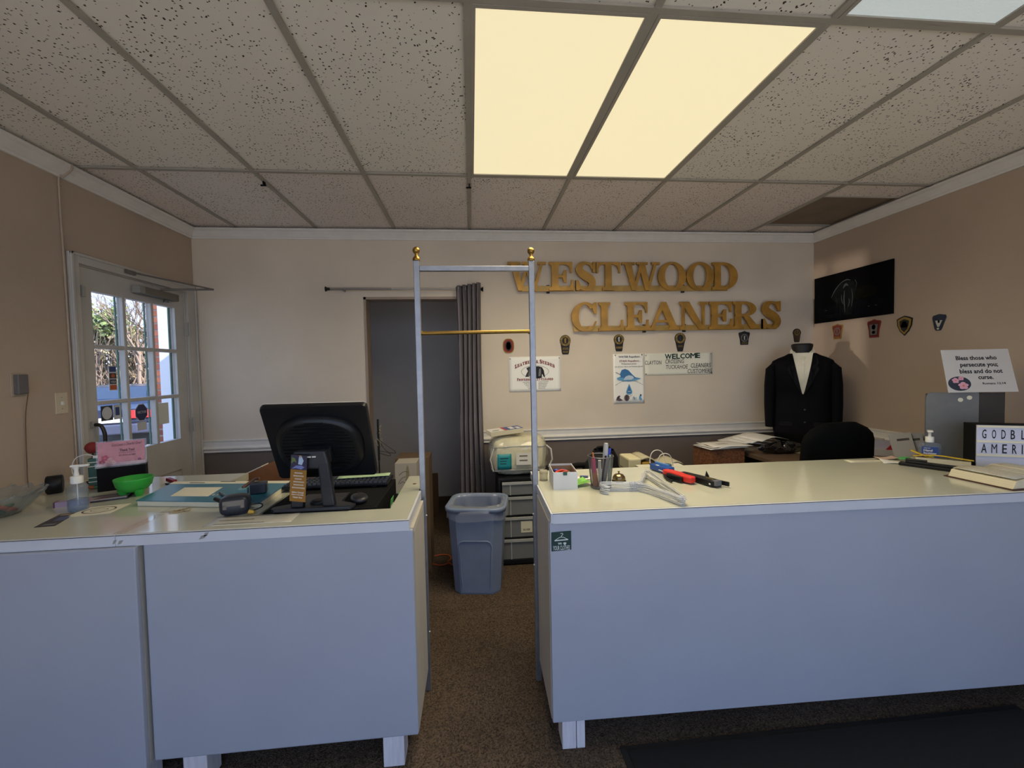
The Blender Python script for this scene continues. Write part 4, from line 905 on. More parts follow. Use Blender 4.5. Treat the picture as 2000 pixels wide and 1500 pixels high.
t = thing('loose_printout', 'white printout sloping down in front of the suit form', 'paper', (2.25, 3.20, .801), -.05)
for k in range(4): MB().sheet(lambda u, v, k=k: ((u-.5)*.36, (v-.5)*.22, .03+.012*k+.03*math.sin(u*3+.4)+.012*v), 8, 4, T(.05*k-.08, .01*k, 0, 0, 0, .15*k)).build('page', M['paper'], t, solid=.0012)
MB().box(-.16, .14, -.09, .09, 0, .026).build('folder_pile', mat('folder_tan', (150, 138, 112), .8), t)
for x in (.02, .05, .09): MB().box(x, x+.006, -.05, .03, .0935, .0940).build('print_line', dgrey, t)
t = thing('black_garment_bag', 'crumpled shiny black plastic on the work table behind the counter', 'plastic bag', (2.30, 2.975, .801), 0)
def gb(u, v):
    a = 2*PI*u; r_ = math.sin(PI*min(max(v, .02), .98))**.5
    k = 1+.12*math.sin(9*a+5*v)+.09*math.sin(17*a-7*v)
    return (.17*math.cos(a)*r_*k, .042*math.sin(a)*r_*k, .075*v*(1+.25*math.sin(5*a)))
MB().sheet(gb, 60, 12, smooth=False).build('film', mat('black_film', (24, 24, 26), .18, coat=.6), t)
t = thing('manila_pages', 'tan pages fanned at the foot of the suit form', 'papers', (2.55, 2.93, .801), .3)
for k in range(4): MB().sheet(lambda u, v, k=k: ((u-.5)*.28, (v-.5)*.2, .003+.004*k+.01*u*k*.3), 4, 3, T(.02*k, 0, 0, 0, 0, .12*k)).build('page', mat('manila', (176, 164, 136), .8), t, solid=.001)
# right wall clutter behind the chair
t = thing('red_white_package', 'white and red printed package by the right wall, past the chair', 'package', (2.93, 2.80, .801), -.7)
MB().box(-.10, .08, -.06, .06, 0, .045).build('package_body', mat('package_white', (186, 182, 176), .6), t)
MB().prism([(-.09, .045), (.02, .045), (.06, .10), (-.02, .11)], -.03, .04, 'y').build('package_flap', mat('package_lilac', (172, 170, 184), .5), t)
MB().prism([(.02, .045), (.075, .045), (.09, .09), (.06, .10)], -.045, .045, 'y').build('package_band', mat('package_red', (160, 34, 38), .5), t)
t = thing('envelope_stack', 'stack of white envelopes behind the red and white package', 'envelopes', (3.005, 3.02, .801), -PI/2)
for k in range(7): MB().box(-.12+.006*math.sin(k*3), .12+.006*math.sin(k*3), -.06, .06, k*.014, k*.014+.010).build('envelope', mat('envelope_white', (190, 186, 178), .7), t)
MB().box(.09, .105, -.0645, -.0635, .072, .096).build('stamp', mat('package_red', (160, 34, 38)), t)
t = thing('brochure_rack', 'grey leaflets slanting in a rack beside the grey file box', 'brochures', (2.77, 2.42, 0), .25)
MB().box(-.10, .10, -.12, .12, .0, .83).build('stand', mat('rack_dark', (52, 50, 48), .6), t)
for k, (dx, m_) in enumerate(((-.075, (156, 154, 152)), (-.025, (136, 136, 142)), (.035, (150, 150, 156)))):
    pg = MB().box(-.004, .004, -.055, .055, 0, .20, T(dx, -.03*k, .832, math.radians(-14), math.radians(26), .45)).build('leaflet', mat('leaflet_%d' % k, m_, .5), t)
    for a_, b2_, c_, d_ in ((-.04, .02, .15, .165), (-.04, .04, .03, .045)): MB().box(-.0048, -.0041, a_, b2_, c_, d_, T(dx, -.03*k, .832, math.radians(-14), math.radians(26), .45)).build('print_line', dgrey, pg)
# floor-standing bits behind the counter whose tops show above it
t = thing('black_backpack', 'black backpack standing behind the right counter, past the pen cup', 'backpack', (.80, 2.62, 0))
def bp_(u, v):
    a = 2*PI*u; r_ = (math.sin(PI*(.04+.92*v)))**.35; z = .955*v
    hx = .17*r_*(1-.25*max(0, v-.8)/.2)
    return (hx*math.copysign(abs(math.cos(a))**.7, math.cos(a))+(.02 if v > .9 else 0), .12*r_*math.sin(a), z)
MB().sheet(bp_, 32, 20).build('bag_body', M['black_m'], t)
MB().tube(catmull([(-.10, 0, .86), (-.18, -.02, .86), (-.20, 0, .80), (-.18, .02, .6)]), .018, 8).build('strap', M['black_m'], t)
MB().tube(catmull([(-.02, 0, .945), (-.02, 0, .968), (.05, 0, .968), (.05, 0, .945)]), .008, 8).build('top_loop', M['black_m'], t)
t = thing('shopping_bag', 'white paper shopping bag with a twisted handle behind the tagging tools', 'paper bag', (1.14, 2.50, 0))
MB().box(-.14, .14, -.06, .06, 0, .862).build('bag_body', mat('bag_white', (206, 202, 184), .7), t)
MB().box(-.03, .07, -.061, -.0602, .84, .86).build('bag_print', mat('bag_green', (60, 128, 76), .7), t)
for y in (-.055, .055): MB().tube(catmull([(-.045, y, .85), (-.045, y, .90), (-.03, y, .938), (.0, y, .95), (.03, y, .938), (.047, y, .90), (.048, y, .85)]), .003, 6).build('twisted_handle', mat('bag_handle', (212, 206, 192), .7), t)
t = thing('folded_cloth', 'folded cream and mustard cloth beyond the counter, beside the backpack', 'cloth', (1.13, 2.72, 0))
MB().box(-.15, .22, -.1, .1, 0, .80).build('hamper', mat('hamper_tan', (120, 110, 92), .8), t)
MB().box(-.145, -.06, -.09, .09, .80, .885).build('folded_layer', mat('cloth_cream', (204, 196, 158), .85), t, bevel=.01)
MB().sheet(lambda u, v: (-.06+.28*u, -.09+.18*v, .875-.05*u+.02*math.sin(u*9)), 16, 4).build('draped_layer', mat('cloth_grey_cream', (176, 168, 142), .85), t, solid=.01)
MB().box(-.055, .0, -.095, .08, .80, .86).build('folded_layer', mat('cloth_mustard', (150, 116, 40), .85), t, bevel=.01)
t = thing('cardboard_carton', 'brown cardboard carton leaning behind the left counter', 'carton', (-1.12, 2.72, 0), 0)
cb = mat('cardboard', (146, 98, 62), .85, var=.1, vscale=20)
mt_ = T(0, 0, 0, 0, math.radians(-24), 0)
MB().box(.06, .42, -.09, .09, .12, .90, mt_).build('carton_body', cb, t)
MB().box(.06, .26, -.088, .0, .90, .906, mt_).build('carton_tape', M['paper'], t)
MB().box(.09, .16, -.0912, -.0902, .76, .845, mt_).build('label_box', dgrey, t); MB().box(.098, .152, -.0918, -.0911, .768, .837, mt_).build('label_box', mat('cardboard_print', (112, 74, 48), .85), t)
t = thing('tag_pole', 'thin black pole strung with wire ties behind the till', 'pole', (-.507, 2.34, 0))
MB().tube([(0, 0, 0.02), (0, 0, 1.0)], .004, 8).build('pole_lower', M['black'], t)
MB().tube([(0, 0, 1.0), (0, 0, 1.222)], .006, 8).build('pole_upper', M['black'], t)
MB().lathe([(.09, 0), (.09, .012), (.02, .02)], 24).build('pole_base', M['black'], t)
mb = MB()
for k in range(14):
    a = random.random()*2*PI; z = 1.08+.10*random.random(); mb.tube(catmull([(0, 0, z), (.018*math.cos(a), .018*math.sin(a), z+.012), (.016*math.cos(a+1), .016*math.sin(a+1), z-.016), (0, 0, z-.022)], 3), .0013, 4)
mb.build('wire_ties', mat('tie_mixed', (150, 140, 120), .6), t)['kind'] = 'stuff'
MB().tube(catmull([(0, 0, 1.115), (.04, 0, 1.08), (.085, 0, 1.045), (.08, 0, 1.035), (.03, 0, 1.045), (0, 0, 1.05)], 4), .0015, 5).build('wire_loop', M['black'], t)
MB().tube(catmull([(0, 0, 1.11), (.03, 0, 1.06), (.06, 0, 1.03), (.05, 0, 1.022), (0, 0, 1.04)], 4), .0015, 5).build('wire_loop', M['black'], t)
t = thing('white_carton', 'white carton with a pencil drawing beside the dark doorway', 'carton', (-.47, 3.02, 0))
MB().box(-.07, .075, -.05, .12, 0, .842).build('carton_body', mat('carton_offwhite', (178, 172, 158), .75), t)
mb = MB()
for pts in ([(-.05, .70, .003), (-.03, .735, .003), (.0, .75, .003)], [(-.045, .76, .003), (-.01, .785, .003), (.02, .78, .003)], [(-.04, .70, .003), (-.02, .715, .003), (.0, .70, .003)]):
    for q in ribbon(pts, 4): mb.add([(a, -.0506, c) for a, c in q], [[0, 1, 2, 3]])
mb.build('pen_drawing', dgrey, t)
poly(t, [(.0, .72), (.03, .72), (.022, .82), (.014, .828), (.006, .81)], -.0506, mat('drawn_tan', (150, 138, 112), .8), 'pencil_drawing')
t = thing('brown_carton', 'plain brown carton behind the white carton', 'carton', (-.45, 3.28, 0), 0)
MB().box(-.12, .12, -.12, .12, 0, .835).build('carton_body', mat('cardboard_dark', (104, 84, 62), .85), t)
t = thing('wood_board', 'narrow brown board standing at the edge of the doorway', 'board', (-.40, 4.40, 0))
MB().box(-.03, .03, -.01, .01, 0, .42).build('plank', mat('board_brown', (88, 62, 40), .7), t)
tag(MB().tube(catmull([(-.20, 3.24, .006), (-.27, 3.21, .006), (-.345, 3.26, .006), (-.36, 3.34, .006), (-.30, 3.39, .006), (-.22, 3.38, .006), (-.195, 3.31, .006), (-.215, 3.25, .006), (-.12, 3.15, .006)], 5), .005, 6).build('extension_cord', mat('cord_orange', (188, 84, 40), .6)), 'orange cord looped on the carpet beside the waste bin', 'cord')

# ================================================================== left wall fittings
t = thing('phone_jack', 'grey phone jack on a white plate with a dangling cord', 'wall jack', (XL, 2.257, 1.45))
rbox(0, .005, -.035, .035, -.055, .055).build('wall_plate', mat('plate_beige', (176, 160, 140), .6), t, bevel=.002)
rbox(.005, .028, -.024, .024, -.045, .048).build('jack_box', mat('jack_grey', (104, 100, 98), .5), t, bevel=.004)
MB().tube(catmull([(.03, .015, -.045), (.012, .016, -.15), (.008, .014, -.3), (.014, .006, -.38), (.008, .01, -.44), (.012, .008, -.50)]), .0022, 5).build('cord', mat('cord_brown', (112, 84, 66), .7), t)
t = thing('light_switch', 'cream toggle switch plate between phone jack and door', 'switch', (XL, 2.468, 1.345))
rbox(0, .005, -.034, .034, -.056, .056).build('wall_plate', mat('switch_cream', (206, 192, 166), .5), t, bevel=.002)
rbox(.005, .013, -.005, .005, -.011, .009).build('toggle', M['white'], t)
for z in (-.03, .03): MB().lathe([(.003, 0), (.002, .002)], 8, T(.005, 0, z, 0, PI/2)).build('screw', M['steel'], t)
t = thing('wall_cable', 'painted cable running from crown moulding down beside the door', 'cable', (XL, 2.526, 0))
MB().tube(catmull([(.066, .008, 2.615), (.062, .006, 2.585), (.022, .0, 2.545), (.006, -.004, 2.52), (.006, 0, 2.0), (.006, .003, 1.4), (.006, .006, .945)], 4), .005, 6).build('cable_run', M['wall_shaded'], t)
for z in (2.50, 1.25): MB().box(.0, .012, -.008, .008, z, z+.006).build('cable_clip', M['wall_shaded'], t)

# ================================================================== on the left counter
# till: drawer, monitor, bookmark, keyboard, mouse
t = thing('cash_drawer', 'black cash drawer set into the counter under the monitor', 'cash drawer', (-.605, 1.94, .85))
MB().box(-.215, .215, -.222, .222, 0, .09).build('drawer_body', M['black_m'], t, bevel=.004)
MB().box(-.2, .2, -.2, .2, .09, .0915).build('drawer_lid', M['black_m'], t)
DT = .9415
t = thing('till_monitor', 'black monitor seen from behind on an arched stand', 'monitor', (-.617, 1.80, DT))
tilt = math.atan2(.16, .318)
mt_ = T(-.004, .096, .092, tilt) # screen plane leans: top toward the viewer
W2_, H2_ = .203, .358
def rrect(w, h, c, y, n=5):
    out = []
    for (sx, sz, st_) in ((1, -1, -PI/2), (1, 1, 0), (-1, 1, PI/2), (-1, -1, PI)):
        for k in range(n): th = st_+PI/2*k/(n-1); out.append((sx*(w-c)+c*math.cos(th), y, h/2+sz*(h/2-c)+c*math.sin(th)))
    return out
shell = mat('monitor_shell', (14, 16, 21), .4, spec=.4, bump=.05, bscale=300)
mb = MB().rings([rrect(W2_, H2_, .016, .012)[::-1], rrect(W2_, H2_, .016, .0)[::-1], [(p[0]*.985, p[1], H2_/2+(p[2]-H2_/2)*.985) for p in rrect(W2_, H2_, .016, -.010)[::-1]]], mt_, smooth=False)
mb.build('rear_shell', shell, t)
mb = MB(); rg = []
for k_, y in ((1.0, -.010), (.985, -.022), (.93, -.034), (.86, -.038)): rg.append([(a*k_, y, H2_*.47+b_*k_) for a, b_ in [(p[0], p[1]) for p in [(q[0], q[1]) for q in [(x, z) for x, z in [(.172*math.copysign(abs(math.cos(th))**.8, math.cos(th)), .150*math.copysign(abs(math.sin(th))**.8, math.sin(th))) for th in [k*2*PI/48 for k in range(48)]]]]]])
mb.rings([r_[::-1] for r_ in rg], mt_); dome = mb.build('rear_dome', shell, t)
for i in range(15):
    z = .075+i*.0155; hw = .140*math.sqrt(max(0.02, 1-((z-H2_*.47)/.128)**2))
    MB().box(-hw, hw, -.0405, -.038, z, z+.006, mt_).build('vent_rib', M['black_m'], dome)
MB().rings([rrect(W2_, H2_, .016, .022)[::-1], rrect(W2_, H2_, .016, .0125)[::-1]], mt_ @ Matrix.Translation((-.005, 0, -.003)), smooth=False).build('bezel', mat('bezel_silver', (206, 208, 208), .35, .2), t, label='pale bezel edge')
MB().box(-W2_+.03, W2_-.03, .020, .0215, .03, H2_-.03, mt_).build('screen', mat('screen_dark', (12, 12, 14), .1), t)
stm = mat('stand_grey', (28, 31, 38), .38)
MB().box(-.062, .052, -.075, -.040, .13, .19, mt_).build('hinge_block', stm, t, bevel=.006)
# arched stand: two legs rising to the hinge
for s_ in (-1, 1):
    cx = -.012+s_*.060
    MB().add([(cx-.024, -.088, .012), (cx+.024, -.088, .012), (cx+.024, -.06, .012), (cx-.024, -.06, .012),
              (cx-.020-s_*.012, -.105, .19), (cx+.020-s_*.012, -.105, .19), (cx+.020-s_*.012, -.07, .19), (cx-.020-s_*.012, -.07, .19)],
             [(0, 3, 2, 1), (4, 5, 6, 7), (0, 1, 5, 4), (1, 2, 6, 5), (2, 3, 7, 6), (3, 0, 4, 7)]).build('stand_leg', stm, t, bevel=.006)
MB().add([(-.085, -.102, .165), (.061, -.102, .165), (.061, -.07, .165), (-.085, -.07, .165), (-.072, -.108, .236), (.048, -.108, .236), (.048, -.06, .236), (-.072, -.06, .236)],
         [(0, 3, 2, 1), (4, 5, 6, 7), (0, 1, 5, 4), (1, 2, 6, 5), (2, 3, 7, 6), (3, 0, 4, 7)]).build('stand_arch', stm, t, bevel=.008)
MB().prism([(-.155, -.10), (.13, -.10), (.145, -.085), (.145, -.06), (.08, -.02), (.08, .10), (-.10, .10), (-.10, -.02), (-.17, -.06), (-.17, -.085)], 0, .014).build('stand_base', stm, t, bevel=.004)
MB().lathe([(.034, 0), (.034, .006), (.02, .009)], 20, T(-.012, -.02, .014)).build('base_swivel', M['black'], t)
MB().box(-.030, -.004, -.1095, -.1085, .212, .217).box(.0, .014, -.1095, -.1085, .212, .217).build('maker_badge', M['white'], t)
# bookmark
t = thing('bookmark', 'gold bookmark with white lettering propped against the monitor stand', 'bookmark', (-.680, 1.699, .984), math.radians(-3))
bk = T(0, 0, 0, math.radians(6), math.radians(7), 0)
gb_ = mat('bookmark_gold', (150, 104, 28), .5)
MB().box(-.030, .030, -.0008, .0, 0, .185, bk).build('card', gb_, t)
MB().box(-.030, .030, -.0012, -.0008, .128, .185, bk).build('picture_ground', mat('bm_dark', (46, 44, 70), .6), t)
for pts, c, nm in (([(-.002, .15), (.012, .148), (.018, .165), (.010, .182), (.0, .18)], (176, 196, 214), 'bm_dress'), ([(-.028, .15), (-.018, .16), (-.008, .155), (-.014, .172), (-.026, .176)], (96, 116, 50), 'bm_plant'), ([(-.026, .13), (-.01, .134), (.01, .13), (.022, .14), (.01, .146), (-.01, .144)], (120, 128, 180), 'bm_flowers'), ([(.0, .176), (.008, .176), (.009, .185), (.001, .185)], (190, 150, 120), 'bm_face')):
    poly(t, pts, -.0016, mat(nm, c, .6), 'picture', mtx=bk)
for i, (s_, w_) in enumerate((('before I formed', .044), ('thee in the belly', .046), ('I knew thee', .036))): text(t, s_, .0, .034-i*.010, w_, .0075, -.0014, M['white'], mtx=bk, bold=.02)
for i, w_ in enumerate((.028, .036, .026, .036, .034, .044)): # verse lines in a foreign script, drawn as short strokes
    z = .112-i*.0118; mb = MB(); x = -w_/2
    while x < w_/2:
        l = random.uniform(.003, .006)
        for q in ring2d(x+l/2, z+.003, l/2, .003, .0012, 8, t2=.0012): mb.add([(a, -.0014, c) for a, c in q], [[0, 1, 2, 3]], bk)
        x += l+.0008
    mb.build('lettering', M['white'], t)
# keyboard behind the monitor
t = thing('keyboard', 'black keyboard raised behind the monitor', 'keyboard', (-.635, 2.08, DT-.012))
MB().box(-.235, .235, -.075, .075, .020, .034).build('keyboard_tray', M['black'], t, bevel=.004)
for x in (-.19, .17): MB().box(x-.01, x+.01, -.06, -.04, .0125, .02).build('foot', M['black'], t)
kc = MB().rings([rr(.0085, .0085, .002, 0, 3), rr(.0068, .0068, .002, .007, 3)], smooth=False).mesh('key', mat('key_dark', (48, 52, 64), .45))
for i in range(5):
    for j in range(22):
        o = bpy.data.objects.new('key', kc); COL.objects.link(o); o.parent = t; o.location = (-.22+j*.0209, -.062+i*.029, .034)
sheet_paper('green_slip', 'pale green slips lying on the keyboard', 'paper', -.53, 2.11, DT+.031, .24, .06, .05, mat('paper_mint', (178, 206, 164), .7), .004)
t = thing('computer_mouse', 'dark round mouse right of the monitor stand', 'mouse', (-.475, 1.80, DT), .4)
blob(.034, .052, .016, 2.3).build('shell', mat('mouse_dark', (40, 40, 42), .4), t); MB().box(-.0012, .0012, .005, .045, .027, .033).build('wheel', M['black'], t)
t = thing('till_notes', 'green and white notes tucked beside the cash drawer', 'paper', (-.362, 1.86, .851), 0)
for k, (y, c, hh) in enumerate(((.0, (96, 178, 96), .085), (-.05, (202, 198, 186), .07), (.06, (80, 160, 84), .09))): MB().box(-.002, .0, y-.03, y+.03, 0, hh, T(.01*k, 0, 0, 0, .12)).build('note', mat('note_%d' % k, c, .7), t)
# thick teal book of charts, scanner and bits
t = thing('teal_folder', 'thick teal-covered pad lying left of the monitor', 'folder', (0, 0, H))
tp = [(-1.405, 1.905), (-.985, 1.865), (-.875, 1.80), (-.845, 1.79), (-.865, 2.11), (-1.45, 2.19)]
MB().prism([(-1.40, 1.902), (-.860, 1.795), (-.875, 2.10), (-1.445, 2.185)], .001, .022).build('page_block', M['cream'], t)
MB().prism([(-1.405, 1.900), (-.86, 1.79), (-.875, 2.105), (-1.45, 2.19)], .022, .0245).build('cover', mat('cover_teal', (40, 112, 136), .3), t)
MB().prism([(-1.30, 1.945), (-1.13, 1.915), (-1.15, 2.06), (-1.33, 2.085)], .0245, .0250).build('cover_panel', M['cream'], t)
MB().prism([(-1.45, 2.165), (-.873, 2.08), (-.875, 2.125), (-1.455, 2.21)], .0245, .0252).build('top_band', M['cream'], t)
for x in (-1.36, -1.22): MB().prism([(x, 2.165), (x+.075, 2.152), (x+.075, 2.162), (x, 2.175)], .0252, .0256).build('band_print', dgrey, t)
text(t, 'LIE', -1.10, 1.925, .045, .022, .0252, M['white'], flat=True)
SZ = H+.0255
t = thing('barcode_scanner', 'dark grey rounded scanner standing in front of the teal pad', 'scanner', (-.925, 1.735, H), math.radians(18))
dg_ = mat('scanner_grey', (40, 44, 54), .35); tau = mat('scanner_taupe', (112, 104, 94), .4)
blob(.052, .040, .038, 3.4, n=32, rows=14).build('head', dg_, t)
MB().box(-.036, .036, -.0415, -.036, .040, .062).box(-.036, -.022, -.0415, -.036, .03, .05).box(.022, .036, -.0415, -.036, .03, .05).build('window_frame', tau, t, bevel=.003)
MB().tube(catmull([(.05, .0, .03), (.085, .01, .025), (.09, -.02, .02), (.06, -.03, .012), (.052, -.03, .01)]), .0025, 6).build('cable', M['black'], t)
MB().tube([(-.045, .01, .05), (-.075, .05, .055)], .008, 8).build('lanyard_bar', M['black'], t)
MB().tube([(.05, -.04, .012), (.068, -.046, .010)], [.009, .006], 8).build('yellow_plug', mat('plug_yellow', (200, 164, 60), .4), t)
t = thing('scanner_cradle', 'small black block on the teal pad behind the scanner', 'cradle', (-.93, 1.93, SZ), .3)
MB().box(-.032, .032, -.025, .025, 0, .048).build('block', dg_, t, bevel=.006)
MB().box(-.075, -.04, -.02, .02, 0, .03).build('teal_clip', mat('clip_teal', (110, 150, 152), .4), t, bevel=.004)
MB().tube([(-.06, .0, .03), (-.02, .03, .055), (.0, .02, .06)], .007, 8).build('brown_band', mat('band_brown', (92, 62, 46), .6), t)
t = thing('pen', 'black ballpoint pen resting on the teal pad', 'pen', (-1.06, 1.90, SZ+.004), math.radians(-50))
MB().tube([(-.065, 0, 0), (.05, 0, 0)], .004, 8).build('barrel', M['black'], t); MB().tube([(.05, 0, 0), (.07, 0, 0)], [.004, .001], 8).build('tip', M['steel'], t); MB().box(-.06, -.02, -.001, .001, .004, .006).build('clip', M['steel'], t)
t = thing('hair_tie', 'small beige looped bands on the counter below the teal pad', 'bands', (-1.17, 1.795, H+.0025))
for k in range(3): MB().tube([(.016*k-.016+.02*math.cos(a), .012*math.sin(a)+.006*k, .002*math.sin(2*a)+.0015*k) for a in [q*2*PI/16 for q in range(16)]], .002, 5, closed=True).build('band', mat('band_beige', (176, 156, 122), .7), t)
sheet_paper('taped_notice', 'printed sheet taped flat in front of the scanner', 'paper', -.82, 1.655, H, .30, .10, .02, mat('notice_grey', (206, 202, 186), .4), 0, 3)
t = thing('clear_tape', 'strips of clear tape across the countertop seam', 'tape', (-1.228, 1.72, H))
tpm = glass('tape_film', (250, 250, 246), rough=.05, haze=.15)
for y0, y1, w_ in ((-.145, .0, .02), (.0, .06, .016), (.07, .15, .018)): MB().box(-w_, w_, y0, y1, .0002, .0007, T(0, 0, 0, 0, 0, .04*y0)).build('strip', tpm, t)
# far left cluster
t = thing('pump_bottle', 'clear pump bottle with cream pump on the left counter', 'bottle', (-1.612, 1.885, H), math.radians(15))
clear = glass('clear_plastic', (236, 242, 248), rough=.03, ior=1.42, haze=.06)
MB().lathe([(.030, 0), (.033, .004), (.033, .095), (.030, .106), (.018, .114)], 24).build('body', clear, t)
MB().lathe([(.029, .002), (.0305, .006), (.0305, .045), (.0, .045)], 24).build('gel', glass('gel', (216, 228, 240), ior=1.35, haze=.12), t)
MB().lathe([(.020, .112), (.020, .140), (.016, .142)], 20).build('collar', M['white'], t)
MB().lathe([(.009, .142), (.007, .165), (.012, .180)], 12).build('pump_stem', M['white'], t)
MB().box(-.018, .042, -.007, .007, .178, .187).build('pump_head', M['white'], t, bevel=.003)
MB().lathe([(.002, .02), (.002, .115)], 6).build('dip_tube', M['white'], t)
t = thing('candy_dish', 'large fluted glass dish of sweets at the left frame edge', 'dish', (-1.905, 1.86, H))
gl = glass('cut_glass', (232, 236, 236), rough=.02, ior=1.6, haze=.05)
def dishf(u, v):
    a = 2*PI*u; r_ = .075+.075*v**.8+.006*math.cos(16*a)*v; z = .004+.082*v+(.006*math.cos(16*a) if v > .9 else 0)
    return (r_*math.cos(a), r_*math.sin(a), z)
MB().sheet(dishf, 96, 10).build('bowl', gl, t, solid=.004); MB().lathe([(.0, .0), (.078, .0), (.078, .006), (.0, .006)], 32, caps=False).build('foot', gl, t)
for q in range(16):
    a = 2*PI*q/16; MB().lathe([(.002, -.006), (.007, 0), (.002, .006)], 8, T(.15*math.cos(a), .15*math.sin(a), .090)).build('rim_bead', gl, t)
cc = [(166, 60, 48), (176, 78, 58), (54, 96, 72), (150, 44, 40), (196, 190, 176), (70, 110, 80)]
for q in range(26):
    a = random.random()*2*PI; r_ = .060*math.sqrt(random.random()); ly = q//14
    o = tag(blob(.019, .012, .008, 2.2, 12, 6).build('wrapped_sweet', mat('sweet_%d' % (q % 6), cc[q % 6], .25)), 'small wrapped sweet in the fluted glass dish', 'sweet', 'sweets in the glass dish')
    o.location = (-1.905+r_*math.cos(a), 1.86+r_*math.sin(a), H+.008+.015*ly+.004*random.random()); o.rotation_euler = (random.uniform(-.4, .4), random.uniform(-.4, .4), random.random()*6)
t = thing('tape_roll', 'fat black roll of tape behind the pump bottle', 'tape', (-1.965, 2.185, H), math.radians(35))
MB().rings([[(x, r_*math.cos(a), .042+r_*math.sin(a)) for a in [k*2*PI/28 for k in range(28)]] for x, r_ in ((-.028, .02), (-.028, .038), (-.024, .042), (.024, .042), (.028, .038), (.028, .02))], cap=True).build('roll', M['black'], t)
MB().tube([(-.02, -.03, .05), (-.07, -.03, .02), (-.10, -.02, .006)], .004, 6).build('loose_end', M['black'], t)
for k, (dx, c) in enumerate(((.05, (180, 90, 50)), (.075, (70, 120, 80)))):
    o = tag(blob(.016, .011, .008, 2.2, 12, 6).build('wrapped_sweet', mat('sweet_l%d' % k, c, .25)), ('orange' if k == 0 else 'green') + ' sweet lying loose beside the black tape roll', 'sweet'); o.location = (-1.90+dx, 2.24, H)
CA = math.atan2(.079, .157)
t = thing('card_box', 'black box under the pink thank-you card', 'box', (-1.685, 2.205, H), CA)
MB().box(-.088, .088, -.006, .06, 0, .112).build('box_body', M['black_m'], t, bevel=.002)
t = thing('card_holder', 'clear acrylic stand holding a pink thank-you card', 'card holder', (-1.685, 2.205, H+.112), CA)
ac = glass('acrylic', (244, 246, 248), rough=.02, ior=1.49, haze=.05)
MB().box(-.092, .092, -.010, .05, 0, .005).box(-.092, .092, -.010, -.006, .005, .022).build('holder_base', ac, t)
MB().box(-.092, .092, .012, .015, .005, .125, T(0, 0, 0, math.radians(-6))).build('holder_back', ac, t)
pk = mat('card_pink', (198, 138, 150), .6, var=.1, vscale=30)
km = T(0, 0, 0, math.radians(-6))
MB().box(-.086, .086, .009, .0115, .007, .120, km).build('pink_card', pk, t)
mpk = mat('card_ink', (90, 48, 60), .6)
text(t, 'God Loves a Cheerful Giver!', .02, .098, .11, .014, .0082, mpk, mtx=km, shear=.3, bold=0, slant=.03); text(t, 'Thank You!', .02, .070, .055, .013, .0082, mpk, mtx=km, bold=.03)
text(t, 'for being a blessing to us', .02, .060, .06, .006, .0082, mpk, mtx=km, bold=0); text(t, 'WE LOVE OUR CUSTOMERS', .02, .048, .062, .007, .0082, mpk, mtx=km)
for x, z, r_, c in ((-.06, .045, .014, (180, 90, 110)), (-.045, .03, .016, (206, 160, 164)), (-.07, .025, .012, (160, 84, 104)), (-.03, .02, .010, (220, 180, 176)), (.04, .02, .009, (210, 160, 170)), (.065, .026, .007, (140, 90, 120)), (.055, .015, .01, (206, 150, 160))):
    for k in range(5): poly(t, ell(x+r_*.6*math.cos(k*1.257), z+r_*.6*math.sin(k*1.257), r_*.5, r_*.38, 8), .0083-.0001*k, mat('petal_%d_%d' % (int(r_*1000), c[1]), c, .7), 'flower_print', mtx=km)
t = thing('green_tin', 'tall dark green tin with pale bands behind the pink card', 'tin', (-1.845, 2.27, H), CA)
MB().box(-.03, .03, -.02, .02, 0, .145).build('tin_body', mat('tin_green', (24, 78, 54), .4), t, bevel=.003)
for z in (.03, .05, .105, .125): MB().box(-.0305, .0305, -.0206, .0206, z, z+.004).build('tin_band', M['cream'], t)
MB().tube(catmull([(.0, 0, .15), (-.04, 0, .165), (-.075, -.01, .15), (-.085, -.02, .10), (-.07, -.03, .05)]), .002, 5).build('pale_cord', M['white'], t); MB().box(-.012, .02, -.012, .012, .145, .155).build('tin_cap', M['white'], t)
t = thing('red_cup_topper', 'dark red artificial blossom behind the pink card stand', 'ornament', (-1.945, 2.37, H))
MB().tube([(0, 0, 0), (0, 0, .155)], .004, 6).build('stem', mat('stem_dark', (50, 60, 40), .8), t); blob(.03, .03, .03, 2, 14, 8, T(0, 0, .15), .1).build('blossom', mat('blossom_red', (130, 36, 32), .8), t)
MB().lathe([(.03, 0), (.03, .01), (.01, .014)], 16).build('base', M['black'], t)
t = thing('green_bowl', 'bright green plastic salsa bowl on three feet', 'bowl', (-1.545, 2.085, H), .4)
gp = mat('bowl_green', (52, 168, 62), .4)
MB().lathe([(.026, .018), (.048, .026), (.064, .046), (.071, .076), (.072, .081), (.068, .081), (.061, .050), (.044, .031), (.0, .028)], 40, caps=False).lathe([(0, .018), (.026, .018)], 40, caps=False).build('bowl_shell', gp, t)
for k in range(3): a = 2*PI*k/3-.9; MB().lathe([(.011, 0), (.014, .006), (.022, .032)], 14, T(.038*math.cos(a), .038*math.sin(a), 0)).build('foot', gp, t)
t = thing('mini_stapler', 'small dark red stapler right of the green bowl', 'stapler', (-1.50, 2.255, H), math.radians(-30))
rm = mat('stapler_red', (128, 22, 36), .35)
MB().box(-.032, .032, -.010, .010, .012, .030, T(0, 0, 0, 0, math.radians(6))).build('top_arm', rm, t, bevel=.004); MB().box(-.034, .034, -.010, .010, 0, .006).build('base', M['black'], t); MB().box(.018, .032, -.008, .008, .006, .014).build('pivot', M['black'], t)
t = thing('flower_card', 'white card with a dark flourish border right of the pump bottle', 'card', (-1.52, 1.868, H), math.radians(10))
